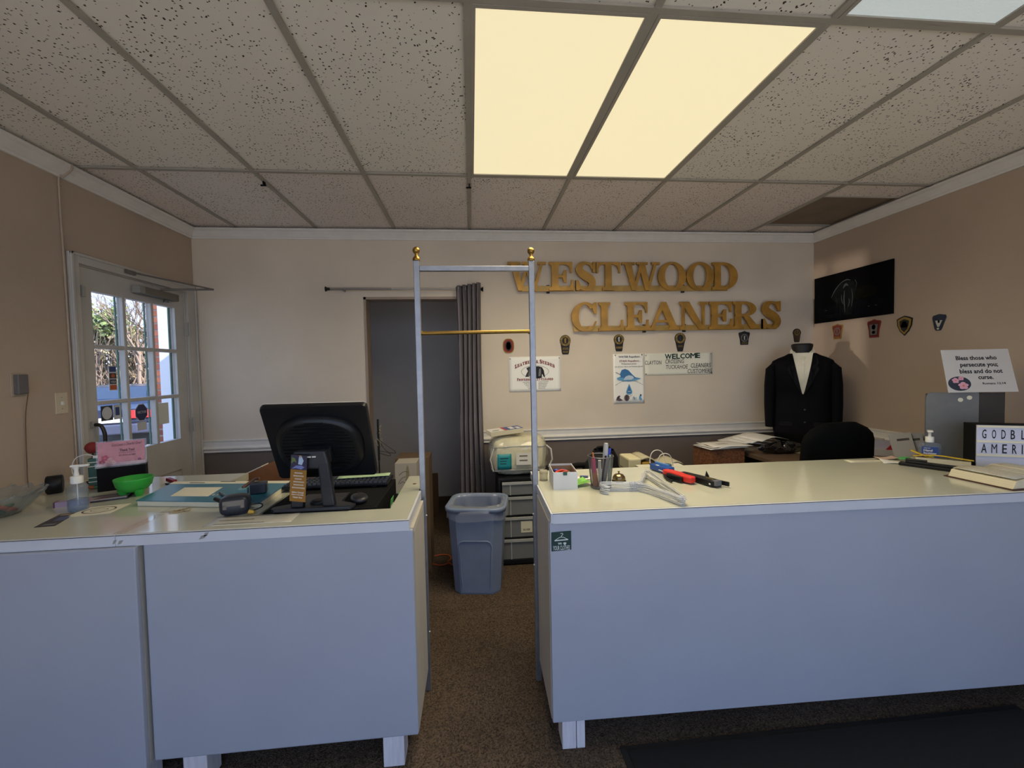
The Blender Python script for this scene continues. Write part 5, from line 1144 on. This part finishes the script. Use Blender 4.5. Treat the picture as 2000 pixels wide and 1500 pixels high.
MB().prism([(-.075, -.068), (.068, -.062), (.076, .066), (-.066, .060)], .0006, .0016).build('card_sheet', M['cream'], t)
mb = MB()
for q in ring2d(0, 0, .055, .044, .006, 28, t2=.006): mb.add([(a, c, .0020) for a, c in q], [[0, 1, 2, 3]])
for q in ring2d(0, 0, .030, .018, .003, 20, t2=.003): mb.add([(a, c, .0020) for a, c in q], [[0, 1, 2, 3]])
mb.build('border_print', mat('card_brown_ink', (92, 66, 60), .7), t)
t = thing('dark_card', 'dark photo card at the front of the left counter', 'card', (-1.59, 1.765, H), math.radians(4))
MB().prism([(-.012, -.075), (.052, -.072), (.008, .082), (-.045, .078)], .0004, .0014).build('card_sheet', mat('card_dark', (44, 42, 50), .4), t)
MB().prism([(.0, -.01), (.034, -.008), (.02, .04), (-.012, .038)], .0014, .0017).build('card_print', mat('card_blue', (70, 84, 120), .4), t); MB().prism([(-.03, .055), (.008, .058), (.004, .07), (-.034, .067)], .0014, .0017).build('card_print', mat('card_tan', (170, 146, 110), .5), t)
MB().prism([(.002, -.06), (.04, -.058), (.037, -.045), (0, -.047)], .0014, .0017).build('card_print', mgrey, t)
t = thing('leaflet_pile', 'dark and lilac leaflets fanned behind the pump bottle', 'leaflets', (-1.66, 2.03, H), math.radians(22))
MB().box(-.12, .12, -.05, .05, .001, .006).build('leaflet', mat('leaflet_black', (40, 36, 40), .4), t)
MB().box(-.10, .11, -.045, .02, .006, .009, T(0, 0, 0, 0, 0, .06)).build('leaflet', mat('leaflet_pale', (176, 166, 166), .5), t); MB().prism([(0, -.03), (.10, -.02), (.08, .0), (.02, .0)], .0095, .010).build('leaflet_print', mat('leaflet_rose', (120, 92, 96), .5), t)
t = thing('lilac_carton', 'small lilac cosmetic carton left of the pump bottle', 'carton', (-1.70, 1.965, H), math.radians(20))
MB().box(-.055, .055, -.018, .018, 0, .022).build('carton_body', mat('carton_lilac', (160, 140, 160), .5), t); MB().box(-.0555, -.05, -.0185, .0185, 0, .0225).build('carton_end', mat('carton_plum', (96, 48, 66), .5), t)

# ================================================================== on the right counter
# white open box with oddments
t = thing('open_white_box', 'open white cardboard box of oddments at the counter corner', 'box', (.408, 1.93, H), math.radians(-4))
wc = mat('box_white', (216, 216, 214), .6); inn = mat('box_inner_brown', (150, 122, 96), .8)
MB().box(-.054, .054, -.085, -.083, 0, .078).box(-.054, .054, .083, .085, 0, .078).box(-.054, -.052, -.083, .083, 0, .078).box(.052, .054, -.083, .083, 0, .078).box(-.052, .052, -.083, .083, 0, .002).build('box_wall', wc, t)
MB().box(-.0518, -.0512, -.0828, .0828, .002, .07).box(.0512, .0518, -.0828, .0828, .002, .07).box(-.0512, .0512, .0822, .0828, .002, .07).box(-.0512, .0512, -.0828, -.0822, .002, .07).build('box_lining', inn, t)
BX = (.408, 1.93)
tag(MB().tube(catmull([(-.04, -.05, .058), (0, -.03, .064), (.02, .0, .06), (.0, .03, .058), (-.03, .0, .058), (-.035, -.04, .06)]), .006, 6, T(BX[0], BX[1], H)).build('red_scissors_handle', mat('scissor_red', (206, 66, 36), .4)), 'orange-red scissor handle inside the white box', 'scissors')
for k, (x, y) in enumerate(((-.02, .05), (.01, .04))): tag(blob(.016, .012, .009, 2, 12, 6, T(BX[0]+x, BX[1]+y, H+.045)).build('blue_cap', mat('cap_blue', (50, 60, 150), .4)), 'small blue cap inside the white box, ' + ('left one' if k == 0 else 'right one'), 'eraser')  # small rounded blobs for loose blue caps
tag(rbox(BX[0]-.048, BX[0]+.048, BX[1]-.078, BX[1]+.078, H+.002, H+.044).build('box_filler', mat('filler_grey', (120, 110, 100), .9, var=.4, vscale=60)), 'jumble of small papers filling the white box', 'papers')
t = thing('binder_clip', 'dark green binder clip on the front edge of the white box', 'clip', (BX[0]-.008, 1.842, H+.066))
MB().box(-.008, .008, -.006, .006, 0, .014).build('clip_body', mat('clip_green', (14, 66, 52), .4), t); MB().tube([(-.004, 0, .013), (-.002, .004, .026), (.002, .004, .026), (.004, 0, .013)], .0008, 5).build('clip_wire', M['steel'], t)
t = thing('clear_jar', 'little clear lidded jar between silver post and white box', 'jar', (.333, 2.02, H))
MB().lathe([(.019, 0), (.020, .004), (.020, .034), (.018, .036)], 24).build('jar_body', glass('jar_plastic', (226, 222, 206), rough=.1, haze=.3), t); MB().lathe([(.021, .034), (.021, .046), (.019, .048)], 24).build('jar_lid', glass('jar_plastic', haze=.3), t)
# green note and cards
sheet_paper('green_note', 'bright green handwritten note behind the pen cup', 'note', .487, 1.915, H+.012, .085, .085, .35, mat('note_green', (128, 196, 84), .7), .012, 5)
sheet_paper('business_card', 'white card with a blue logo behind the green note', 'card', .525, 2.02, H, .075, .05, -.3, M['paper'], .004, 2)
tag(MB().box(-.02, .02, -.012, .012, .0075, .008, T(.535, 2.03, H, 0, 0, -.3)).build('card_logo', blu), 'blue printed logo slip on the white business card', 'slip')
# mesh pen cup
t = thing('pen_cup', 'grey wire-mesh pen cup on the right counter', 'pen cup', (.566, 1.858, H))
wm_ = mat('cup_mesh_grey', (112, 112, 116), .4, .7)
RB, RT_, HC = .043, .056, .142
def cupf(u, v): a = 2*PI*u; r_ = RB+(RT_-RB)*v; return (r_*math.cos(a), r_*math.sin(a), .004+(HC-.008)*v)
vs = [cupf((i+(j % 2)*.5)/44, j/34) for j in range(35) for i in range(44)]; fs = []
for j in range(33):
    if j % 2: continue
    for i in range(44): fs.append((j*44+i, (j+1)*44+i, (j+2)*44+i, (j+1)*44+(i-1) % 44))
for j in range(1, 33, 2):
    for i in range(44): fs.append((j*44+i, (j+1)*44+(i+1) % 44, (j+2)*44+i, (j+1)*44+i))
o = MB().add(vs, fs).build('mesh_wall', wm_, t); md = o.modifiers.new('wire', 'WIREFRAME'); md.thickness = .0013
MB().tube([(RT_*math.cos(a), RT_*math.sin(a), HC) for a in [k*2*PI/36 for k in range(36)]], .0026, 8, closed=True).build('rim', wm_, t)
MB().lathe([(.0, .0), (.046, .0), (.046, .010), (.043, .010), (.043, .003), (0, .003)], 36, caps=False).build('base', wm_, t)
def stick(name, label, cat, x, y, lx, ly, L, r_, m_, capm=None, capl=0, tipm=None):
    t = thing(name, label, cat, (.566+x, 1.858+y, H+.005), 0, 'pens in the mesh cup')
    d = Vector((lx, ly, 1)).normalized(); p0 = Vector((0, 0, 0))
    MB().tube([p0, p0+d*(L-capl)], r_, 10).build('barrel', m_, t)
    if capm: MB().tube([p0+d*(L-capl), p0+d*(L-capl*.15), p0+d*L], [r_*1.1, r_*1.02, r_*.8], 10).build('cap', capm, t)
    return t
gpl = mat('marker_grey', (178, 178, 176), .45); bpl = mat('pen_blue', (34, 60, 190), .35); ppl = mat('highlighter_pink', (214, 66, 110), .4); opl = mat('pencil_orange', (206, 130, 60), .5); yg = mat('pen_pale_green', (166, 186, 142), .5)
stick('marker', 'chunky grey marker, tallest in the pen cup', 'marker', .012, .0, .06, -.05, .195, .0105, gpl, gpl, .07)
stick('pen', 'blue-capped pen right of the grey marker in the cup', 'pen', .018, .005, .17, .0, .170, .0055, M['white'], bpl, .04)
stick('highlighter', 'pink highlighter at the left of the pen cup', 'highlighter', -.030, -.012, -.06, -.02, .135, .009, opl, ppl, .07)
stick('marker', 'white marker with a navy cap low in the pen cup', 'marker', -.012, -.030, -.03, -.05, .125, .007, M['white'])
stick('pencil', 'orange pencil leaning in the pen cup', 'pencil', -.008, .012, -.14, .08, .15, .0035, opl)
stick('pen', 'pale green pen at the right of the pen cup', 'pen', .030, -.012, .07, -.02, .142, .005, yg)
stick('pen', 'black pen in the middle of the pen cup', 'pen', .0, -.005, .10, -.18, .145, .004, M['black'])
stick('pen', 'silver pen crossing the pen cup', 'pen', .005, -.02, .20, -.12, .14, .0035, M['steel'])
# bell
t = thing('counter_bell', 'small brass call bell beside the pen cup', 'bell', (.680, 1.945, H))
MB().lathe([(.033, 0), (.033, .004), (.028, .006)], 28).build('base', M['black'], t)
MB().lathe([(.030, .008), (.0305, .012), (.028, .022), (.020, .032), (.008, .036), (0, .0365)], 28, caps=False).build('dome', mat('bell_metal', (150, 130, 96), .2, .9), t)
MB().lathe([(.003, .036), (.003, .042), (.005, .043), (.005, .047)], 10).build('button', M['brass'], t)
# wire hangers lying in a bundle, hooks to the left
wire = mat('hanger_wire_white', (206, 208, 212), .35, .15)
def hanger_pts():
    P = [(-.02, -.028, 0), (-.034, -.020, 0), (-.040, -.004, 0), (-.030, .010, 0), (-.012, .010, 0), (.03, .004, 0), (.075, .0, 0)]
    hook = catmull([(p[0]*1.35-.075, p[1]*1.35, 0) for p in P], 4)
    arm = catmull([(.026, 0, 0), (.05, .02, 0), (.075, .06, 0), (.128, .195, 0), (.142, .21, 0), (.15, .20, 0), (.15, .15, 0), (.15, -.15, 0), (.15, -.20, 0), (.142, -.21, 0), (.128, -.195, 0), (.075, -.06, 0), (.05, -.02, 0), (.026, 0, 0)], 5)
    return hook+[(.026, 0, 0)]+arm[1:]
hm_ = MB().tube(hanger_pts(), .0016, 6).mesh('hanger_wire', wire)
tw = MB().tube([(.0+.03*k/16, .0028*math.cos(k*1.4), .0028*math.sin(k*1.4)) for k in range(17)], .0012, 5).mesh('neck_twist', wire)
for k in range(12):
    t = thing('wire_hanger', ('topmost white wire hanger of the bundle by the pen cup' if k == 11 else 'lowest white wire hanger of the bundle, flat on the counter' if k == 0 else 'white wire hanger inside the bundle by the pen cup'), 'hanger', (.668+random.uniform(-.004, .006), 1.775+random.uniform(-.006, .006), H+.0022+.0034*k), math.radians(-4+random.uniform(-4.5, 4.5)), 'wire hangers bundled on the counter')
    for nm, me in (('wire_frame', hm_), ('neck_twist', tw)):
        o = bpy.data.objects.new(nm, me); COL.objects.link(o); o.parent = t
# tagging tools
t = thing('blue_clamp', 'blue and black tagging gun, farthest of the tools', 'tool', (.955, 2.075, H), math.radians(-72))
bt = mat('tool_blue', (34, 74, 146), .4)
MB().prism([(-.065, -.028), (.03, -.034), (.06, -.02), (.06, .022), (.0, .034), (-.05, .03)], .004, .034).build('tool_body', bt, t, bevel=.005)
MB().box(-.05, .04, -.006, .006, .034, .044).build('tool_rib', mat('tool_lightblue', (90, 136, 196), .4), t)
MB().tube([(-.06, .01, .014), (-.13, .03, .012)], [.006, .004], 8).build('needle_guard', M['black'], t)
MB().tube([(.05, -.01, .014), (.13, -.012, .012)], [.009, .007], 8).build('black_grip', M['black'], t)
MB().rings([[(.0+.022*math.cos(a), .03+.022*math.sin(a), z) for a in [k*2*PI/20 for k in range(20)]] for z in (.01, .036)]).build('tag_roll', mat('roll_teal', (30, 74, 96), .4), t)
MB().box(-.02, .0, -.030, -.02, .0342, .036).build('tool_label', M['white'], t)
t = thing('red_clamp', 'red and black tagging gun between the blue and black tools', 'tool', (.955, 1.915, H), math.radians(-72))
rd = mat('tool_red', (204, 48, 40), .4)
MB().prism([(-.09, .012), (-.07, .030), (.0, .032), (.03, .022), (.085, .024), (.095, .010), (.095, -.018), (.06, -.022), (-.02, -.016), (-.075, -.020), (-.09, -.008)], .006, .034).build('tool_body', rd, t, bevel=.006)
MB().prism([(-.03, -.016), (.055, -.022), (.06, -.036), (.0, -.042), (-.04, -.034)], .004, .030).build('tool_grip', M['black'], t, bevel=.005)
MB().tube([(-.08, -.01, .012), (-.02, -.05, .010), (.03, -.065, .010)], .006, 8).build('trigger', M['black'], t)
MB().tube([(-.09, .0, .02), (-.13, .004, .02)], .002, 6).build('needle', M['white'], t)
t = thing('price_gun', 'black price label gun, nearest the front of the counter', 'tool', (1.035, 1.845, H), math.radians(-70))
MB().prism([(-.115, -.014), (-.115, .014), (-.03, .022), (.075, .026), (.09, .018), (.09, -.016), (.07, -.026), (-.03, -.02)], .004, .030).build('tool_body', M['black'], t, bevel=.004)
MB().prism([(-.03, .024), (.11, .042), (.115, .034), (.02, .018)], .006, .026).build('label_arm', M['black'], t, bevel=.003)
MB().add([(.0, .02, .03), (.018, .02, .03), (.004, .024, .056), (.018, .028, .03)], [(0, 1, 2), (1, 3, 2), (3, 0, 2), (0, 3, 1)]).build('fin', M['black'], t)
MB().box(.07, .092, -.02, .014, .010, .032).build('print_head', mat('head_grey', (96, 98, 104), .4), t); MB().box(.02, .06, .0, .003, .0302, .0306).build('yellow_mark', mat('mark_yellow', (170, 150, 40), .5), t)
MB().box(.06, .068, -.0275, -.026, .012, .018).build('white_mark', M['white'], t)
# right end: light box sign, open book, sanitiser, black punch, notes, file box, verse
t = thing('light_box_sign', 'small light box sign with black letters GODBLES and AMERICA', 'sign', (2.492, 1.888, H), math.radians(-26))
MB().box(-.006, .44, .004, .09, 0, .216).build('box_case', M['black_m'], t)
face = mat('lightbox_face', (196, 198, 214), .35)
MB().box(0, .434, -.001, .004, .003, .213).build('box_face', face, t)
for z in (.202, .128, .060): MB().box(0, .434, -.005, -.001, z, z+.010).build('letter_rail', M['cream'], t)
for i, c in enumerate('GODBLESS'): text(t, c, (.028, .064, .099, .133, .170, .200, .247, .283)[i], .147, (.016 if c != 'L' else .013), .045, -.0022, M['ink'], bold=.010)
for i, c in enumerate('AMERICA'): text(t, c, (.028, .066, .104, .140, .168, .198, .240)[i], .076, (.021 if c in 'AM' else (.004 if c == 'I' else .017)), .045, -.0022, M['ink'], bold=0 if c == 'M' else .010)
t = thing('open_book', 'thick open book lying face up at the counter front, right edge', 'book', (2.375, 1.66, H), math.radians(3))
pgm = mat('book_pages', (214, 204, 172), .8, var=.12, vscale=120, stretch=(.05, .05, 6))
ptop = mat('page_top', (190, 186, 172), .8, var=.15, vscale=140)
MB().box(-.195, .195, -.125, .125, 0, .004).build('book_cover', mat('book_cover', (66, 34, 28), .6), t)
def half(s_):
    prof_ = [(.004, .012), (.02, .034), (.06, .046), (.11, .044), (.165, .034), (.18, .006)]
    pp = [(s_*x, z) for x, z in prof_]+[(s_*.185, .0045), (s_*.004, .0045)]
    return MB().prism(pp if s_ > 0 else pp[::-1], -.115, .115, 'y')
for s_ in (-1, 1): half(s_).build('page_block', pgm, t)
MB().sheet(lambda u, v: (-.165+.16*u, -.11+.22*v, .0355+.0115*math.sin(PI*(.2+.75*u))), 8, 4).build('top_page', ptop, t, solid=.0008)
MB().sheet(lambda u, v: (.006+.155*u, -.11+.22*v, .0185+.029*math.sin(PI*(.18+.5*u))), 8, 4).build('top_page', ptop, t, solid=.0008)
t = thing('sanitizer_bottle', 'clear hand sanitizer pump bottle with blue label', 'bottle', (2.452, 2.072, H), math.radians(-45))
MB().rings([sup(0, 0, .045, .024, 0, 32, 3), sup(0, 0, .047, .026, .006, 32, 3), sup(0, 0, .046, .025, .082, 32, 3), sup(0, 0, .040, .022, .094, 32, 2.6), sup(0, 0, .016, .014, .100, 32, 2)]).build('body', glass('clear_plastic'), t)
MB().rings([sup(0, 0, .043, .022, .003, 32, 3), sup(0, 0, .043, .022, .062, 32, 3)]).build('gel', glass('gel'), t)
lb2 = MB().box(-.033, .033, -.0272, -.0262, .014, .076).build('label', mat('label_blue', (38, 66, 128), .45), t, label='blue label')
text(t, 'Hand', -.008, .050, .034, .012, -.0276, M['white'], bold=.03); text(t, 'Sanitizer', .0, .036, .052, .011, -.0276, M['white'], bold=.03); text(t, 'advanced', -.012, .066, .024, .006, -.0276, M['white'])
poly(t, ell(.0, .022, .016, .005, 16), -.0276, mat('label_yellow', (190, 180, 50), .5), 'label_print')
MB().lathe([(.018, .098), (.018, .126), (.014, .128)], 20).build('collar', M['white'], t); MB().lathe([(.007, .128), (.006, .146), (.010, .156)], 12).build('pump_stem', M['white'], t); MB().box(-.012, .012, -.03, .010, .154, .163).build('pump_head', M['white'], t, bevel=.003)
t = thing('long_stapler', 'long black stapler lying in front of the sanitizer bottle', 'stapler', (2.26, 1.895, H), math.radians(-62))
MB().box(-.125, .11, -.016, .016, 0, .016).build('base', M['black'], t, bevel=.003); MB().box(-.10, .10, -.012, .012, .016, .030).build('magazine', M['black'], t, bevel=.003); MB().tube([(-.10, .0, .032), (-.02, 0, .034)], .007, 8).build('top_rib', M['black'], t)
t = thing('yellow_tape_measure', 'curling yellow paper strip under the sanitizer bottle', 'paper strip', (2.40, 1.965, H), math.radians(-50))
ylw = mat('strip_yellow', (222, 186, 48), .6)
MB().sheet(lambda u, v: (-.11+.22*u, -.018+.036*v, .034+.012*math.sin(u*3.6)+.03*max(0, u-.6)**1.5), 16, 2).build('strip', ylw, t, solid=.001)
MB().sheet(lambda u, v: (-.12+.07*u, -.01+.06*v, .030+.030*(1-u)), 4, 2).build('strip_end', ylw, t, solid=.001)
MB().box(-.10, .10, -.02, .02, .0, .030).build('pad', mat('pad_mixed', (196, 188, 160), .7), t)
sheet_paper('memo_slip', 'long white memo slip near the back edge of the right counter', 'paper', 2.14, 2.10, H, .26, .05, -.12, M['cream'], .002, 3)
sheet_paper('patterned_slip', 'pinkish patterned slip beside the memo slip', 'paper', 2.27, 2.13, H+.004, .13, .06, .1, mat('slip_pink', (206, 178, 160), .7), .008, 2)
sheet_paper('white_leaf', 'white folded leaf near the black stapler', 'paper', 2.245, 2.035, H, .17, .07, -.5, M['paper'], .012, 0)
tag(blob(.035, .02, .008, 2.2, 14, 6, T(2.30, 2.07, H+.008)).build('green_wrapper', mat('wrapper_green', (84, 160, 92), .5)), 'small green wrapper among the slips on the right counter', 'wrapper')
t = thing('file_box', 'grey metal file box at the right end of the counter', 'box', (0, 0, H))
fp = [(2.50, 2.135), (2.69, 2.03), (2.90, 2.065), (2.74, 2.165)]
fg = mat('file_grey', (104, 104, 102), .55, var=.05, vscale=30); fg2 = mat('file_dark', (70, 68, 66), .6)
d0 = Vector((fp[1][0]-fp[0][0], fp[1][1]-fp[0][1])); L0 = d0.length; ang = math.atan2(d0.y, d0.x)
side_poly = [(0, 0), (L0, 0), (L0, .362), (.028, .362), (.008, .354), (0, .335)]
MB().prism(side_poly, 0, .010, 'y', T(fp[0][0], fp[0][1], 0, 0, 0, ang)).build('left_panel', fg, t)
MB().prism([(2.505, 2.142), (2.695, 2.037), (2.90, 2.068), (2.74, 2.168)], 0, .355).build('case_body', fg2, t)
for x, z in ((.142, .322), (.178, .334)): MB().lathe([(.011, 0), (.011, .001)], 18, T(fp[0][0]+x*math.cos(ang), fp[0][1]+x*math.sin(ang)-.001, z, PI/2, 0, ang)).build('round_sticker', M['cream'], t)
# verse sheet leaning back on the file box
bl, br_, tl_, tr_ = Vector((2.54, 2.056, 1.3005)), Vector((2.88, 1.996, 1.3005)), Vector((2.61, 2.156, 1.531)), Vector((2.95, 2.096, 1.531))
ux = (br_-bl); LW = ux.length; ux.normalize(); uz = (tl_-bl); LH = uz.length; uz.normalize(); uy = uz.cross(ux).normalized()
vm = Matrix((ux, uy, uz)).transposed().to_4x4(); vm.translation = bl
t = thing('verse_sign', 'white laminated verse sheet with pink flowers on the file box', 'sign', (2.54, 2.056, 1.3005))
vm2 = Matrix.Translation(-Vector((2.54, 2.056, 1.3005))) @ vm
MB().box(0, LW, 0, .0015, 0, LH, vm2).build('sheet', mat('laminated_white', (204, 202, 198), .3), t, bevel=.0006)
for s_, cx, z, w_, h_ in (('Bless those who', .50, .745, .60, .100), ('persecute you;', .52, .555, .55, .118), ('bless and do not', .53, .430, .62, .100), ('curse.', .58, .290, .22, .070)):
    text(t, s_, cx*LW, z*LH, w_*LW, h_*LH, -.0008, M['ink'], bold=.025, mtx=vm2)
text(t, 'Romans 12:14', .68*LW, .17*LH, .33*LW, .05*LH, -.0008, M['ink'], bold=.02, mtx=vm2)
poly(t, ell(.185*LW, .20*LH, .165*LW, .165*LH, 28), -.0004, mat('verse_oval', (50, 58, 72), .5), 'picture_ground', mtx=vm2)
for (x, z, r_) in ((.235, .15, .062), (.135, .27, .045), (.22, .32, .035)):
    for k in range(5): poly(t, ell((x*LW)+r_*LW*.65*math.cos(k*1.257+.3), z*LH+r_*LW*.65*math.sin(k*1.257+.3), r_*LW*.6, r_*LW*.42, 12), -.0006-.00004*k, mat('verse_petal', (216, 160, 180), .6), 'petal', mtx=vm2)
    poly(t, ell(x*LW, z*LH, r_*LW*.28, r_*LW*.28, 10), -.0010, mat('verse_heart', (230, 130, 90), .6), 'flower_centre', mtx=vm2)

# ================================================================== outside the glazed door
asph = mat('asphalt', (120, 120, 120), .9, var=.12, vscale=4)
gnd = struct(MB().box(-70, XL-.12, -30, 70, -.4, -.15).box(XL-.12, XR+.12, -30, YF-.12, -.4, -.15).box(XR+.12, 30, -30, 30, -.4, -.15).build('ground', asph), 'asphalt car park')
struct(rbox(-8, 9, -9, YF-.12, -.15, -.04).build('bounce_forecourt', mat('concrete_walk', (186, 182, 174), .9, var=.06, vscale=5)), 'unseen pale concrete before the shop, added to bounce light inside')  # out-of-view pale ground added to throw sunlight up at the ceiling
pav = struct(rbox(-3.9, XL-.12, -2, 9, -.15, -.03).build('pavement', mat('concrete_walk', (186, 182, 174), .9, var=.06, vscale=5)), 'concrete walk outside the door')
t = thing('brick_pier', 'red brick pier outside, seen through the door glass', 'pier', (-3.425, 5.36, -.03))
MB().box(-.155, .155, -.155, .155, 0, 2.9).build('mortar_core', mat('mortar', (170, 158, 146), .9), t)
bms = [mat('brick_%d' % i, c, .9) for i, c in enumerate(((150, 84, 62), (164, 98, 74), (136, 76, 60)))]
bme = [MB().box(-.098, .098, -.164, -.1, -.028, .028).mesh('brick', m_) for m_ in bms]; bme2 = [MB().box(-.046, .046, -.164, -.1, -.028, .028).mesh('brick', m_) for m_ in bms]
bside = [MB().box(.1, .164, -.098, .098, -.028, .028).mesh('brick', m_) for m_ in bms]; bside2 = [MB().box(.1, .164, -.046, .046, -.028, .028).mesh('brick', m_) for m_ in bms]
for i in range(38):
    z = .035+i*.075
    for dx, ml, sl in (((-.055 if i % 2 else -.105), (bme if i % 2 else bme2), (bside if i % 2 else bside2)), ((.105 if i % 2 else .055), (bme2 if i % 2 else bme), (bside2 if i % 2 else bside))):
        o = bpy.data.objects.new('brick', random.choice(ml)); COL.objects.link(o); o.parent = t; o.location = (dx, 0, z)
        o = bpy.data.objects.new('brick', random.choice(sl)); COL.objects.link(o); o.parent = t; o.location = (0, -dx, z)
t = thing('porch_post', 'white porch post beside the brick pier outside', 'post', (-3.03, 4.60, -.03))
rbox(-.05, .05, -.05, .05, 0, 2.9).build('post_shaft', mat('post_white', (232, 232, 232), .6), t, bevel=.005)
rbox(-.07, .07, -.07, .07, 0, .12).build('post_base', mat('post_white', (232, 232, 232)), t)
rbox(.0505, .060, -.03, .0, 1.40, 1.47).build('bell_box', mat('bell_brass', (190, 160, 90), .5), t)
# parked car, tail towards the door
t = thing('parked_car', 'dark blue saloon parked tail-first outside the door', 'car', (-8.9, 12.0, -.15), math.radians(28))
paint = mat('car_blue', (22, 28, 52), .3, .2, coat=.4); cgl = mat('car_glass', (30, 40, 56), .05, coat=1)
side_p = [(-2.2, .35), (-2.25, .62), (-2.15, .90), (-1.65, .98), (-.95, 1.38), (.35, 1.42), (1.15, 1.0), (2.1, .82), (2.25, .55), (2.2, .3)]
mb = MB()
for s0, s1, k0, k1 in ((-.86, -.70, .90, 1), (-.70, .70, 1, 1), (.70, .86, 1, .90)):
    n = len(side_p); A = [(s0*(1 if z < 1.0 else .82), y, z*(k0 if z > .9 else 1)) for y, z in side_p]; B = [(s1*(1 if z < 1.0 else .82), y, z*(k1 if z > .9 else 1)) for y, z in side_p]
    mb.add(A+B, [list(range(n))[::-1], list(range(n, 2*n))]+[[i, (i+1) % n, n+(i+1) % n, n+i] for i in range(n)], None, False)
mb.build('body', paint, t)
MB().add([(-.52, -1.60, 1.0), (.52, -1.60, 1.0), (.5, -1.0, 1.37), (-.5, -1.0, 1.37)], [[0, 1, 2, 3]]).build('rear_window', cgl, t)
tl = mat('tail_red', (210, 40, 44), .25)
for s_ in (-1, 1): MB().box(s_*.52-.30, s_*.52+.30, -2.275, -2.14, .70, .87).build('tail_light', tl, t)
MB().box(-.86, .86, -2.32, -2.15, .36, .58).build('bumper', mat('bumper_blue', (60, 66, 88), .35), t, bevel=.03)
MB().box(-.26, .26, -2.262, -2.23, .62, .73).build('number_plate', mat('plate_white', (220, 222, 226), .5), t)
for x in (-.78, .78):
    for y in (-1.4, 1.4):
        MB().lathe([(.31, -.1), (.33, -.06), (.33, .06), (.31, .1)], 24, T(x, y, .33, 0, PI/2)).build('wheel', M['black_m'], t)
# trees and brush along the far side
def branch_tree(name, label, x, y, hh, seed, m, leafm=None, lean=0):
    rnd = random.Random(seed); t = thing(name, label, 'tree', (x, y, -.2)); mb = MB(); tips = []
    def grow(p, d, L, r, lev):
        q = p+d*L; mid = p+d*L*.5+Vector((rnd.uniform(-1, 1), rnd.uniform(-1, 1), 0))*L*.06
        mb.tube([p, mid, q], [r, r*.85, r*.7], 5 if lev else 8)
        if lev >= 6: tips.append(q); return
        for k in range(3 if 0 < lev < 4 else (4 if lev == 0 else 2)):
            nd = (d+Vector((rnd.uniform(-1, 1), rnd.uniform(-1, 1), rnd.uniform(-.2, .7)))*.75).normalized()
            grow(p+d*L*rnd.uniform(.6, 1), nd, L*rnd.uniform(.55, .8), r*.58, lev+1)
    grow(Vector((0, 0, 0)), Vector((lean, 0, 1)).normalized(), hh*.26, hh*.0085, 0)
    mb.build('branches', m, t)
    if leafm:
        lb_ = MB()
        for q in tips:
            for k in range(6):
                c = q+Vector((rnd.gauss(0, .35), rnd.gauss(0, .35), rnd.gauss(0, .3))); s_ = rnd.uniform(.04, .10); n_ = Vector((rnd.uniform(-1, 1), rnd.uniform(-1, 1), rnd.uniform(-1, 1))).normalized(); a = n_.orthogonal().normalized()*s_; b2 = n_.cross(a)
                lb_.add([tuple(c-a-b2), tuple(c+a-b2), tuple(c+a+b2), tuple(c-a+b2)], [[0, 1, 2, 3]])
        lb_.build('leaves', leafm, t)['kind'] = 'stuff'
    return t
bark = mat('bark_grey', (128, 112, 100), .9); bark2 = mat('bark_brown', (104, 88, 76), .9); evg = mat('leaf_olive', (118, 134, 84), .8, var=.3, vscale=2)
branch_tree('bare_tree', 'bare forked tree seen through the middle door panes', -16.6, 23.2, 12, 3, bark)
branch_tree('bare_tree', 'slim bare tree near the brick pier, seen through the door', -15.6, 24.6, 10, 8, bark2)
branch_tree('evergreen_tree', 'leafy green tree in the top left door pane', -20.4, 25.0, 7.5, 5, bark2, evg)
rnd = random.Random(11); mb = MB(); lb_ = MB()
for k in range(900):
    u = rnd.random(); c = Vector((-23+u*13, 22+u*9.0, -.2))+Vector((rnd.uniform(-1.5, 1.5), rnd.uniform(-1.5, 1.5), 0)); hh = rnd.uniform(1.2, 4.6)
    p1 = c+Vector((rnd.uniform(-.8, .8), rnd.uniform(-.8, .8), hh*.6)); p2 = p1+Vector((rnd.uniform(-.9, .9), rnd.uniform(-.9, .9), hh*.4)); mb.tube([c, p1, p2], [.035, .022, .01], 4)
for k in range(9000):
    u = rnd.random(); c = Vector((-24+u*15, 23+u*10.0, -.2))+Vector((rnd.uniform(-1.6, 1.6), rnd.uniform(-1.6, 1.6), 4.4*rnd.random()**1.3)); s_ = rnd.uniform(.05, .16)
    n_ = Vector((rnd.uniform(-1, 1), rnd.uniform(-1, 1), rnd.uniform(-1, 1))).normalized(); a = n_.orthogonal().normalized()*s_; b2 = n_.cross(a)
    lb_.add([tuple(c-a-b2), tuple(c+a-b2), tuple(c+a+b2), tuple(c-a+b2)], [[0, 1, 2, 3]])
o = mb.build('brush_thicket', bark); o['kind'] = 'stuff'; o['label'] = 'grey tangle of bare brush beyond the car park'; o['category'] = 'brush'
o = lb_.build('undergrowth_leaves', mat('leaf_drab', (150, 140, 110), .9, var=.35, vscale=1.2)); o['kind'] = 'stuff'; o['label'] = 'drab leaves through the brush beyond the car park'; o['category'] = 'foliage'
struct(MB().prism([(-60, -.3), (60, -.3), (60, 2.0), (-60, 2.0)], 0, 3, 'y', T(-24, 33, 0, 0, 0, .6)).build('hillside', mat('hillside_brown', (128, 116, 96), .95, var=.3, vscale=.8)), 'brushy bank behind the car park')
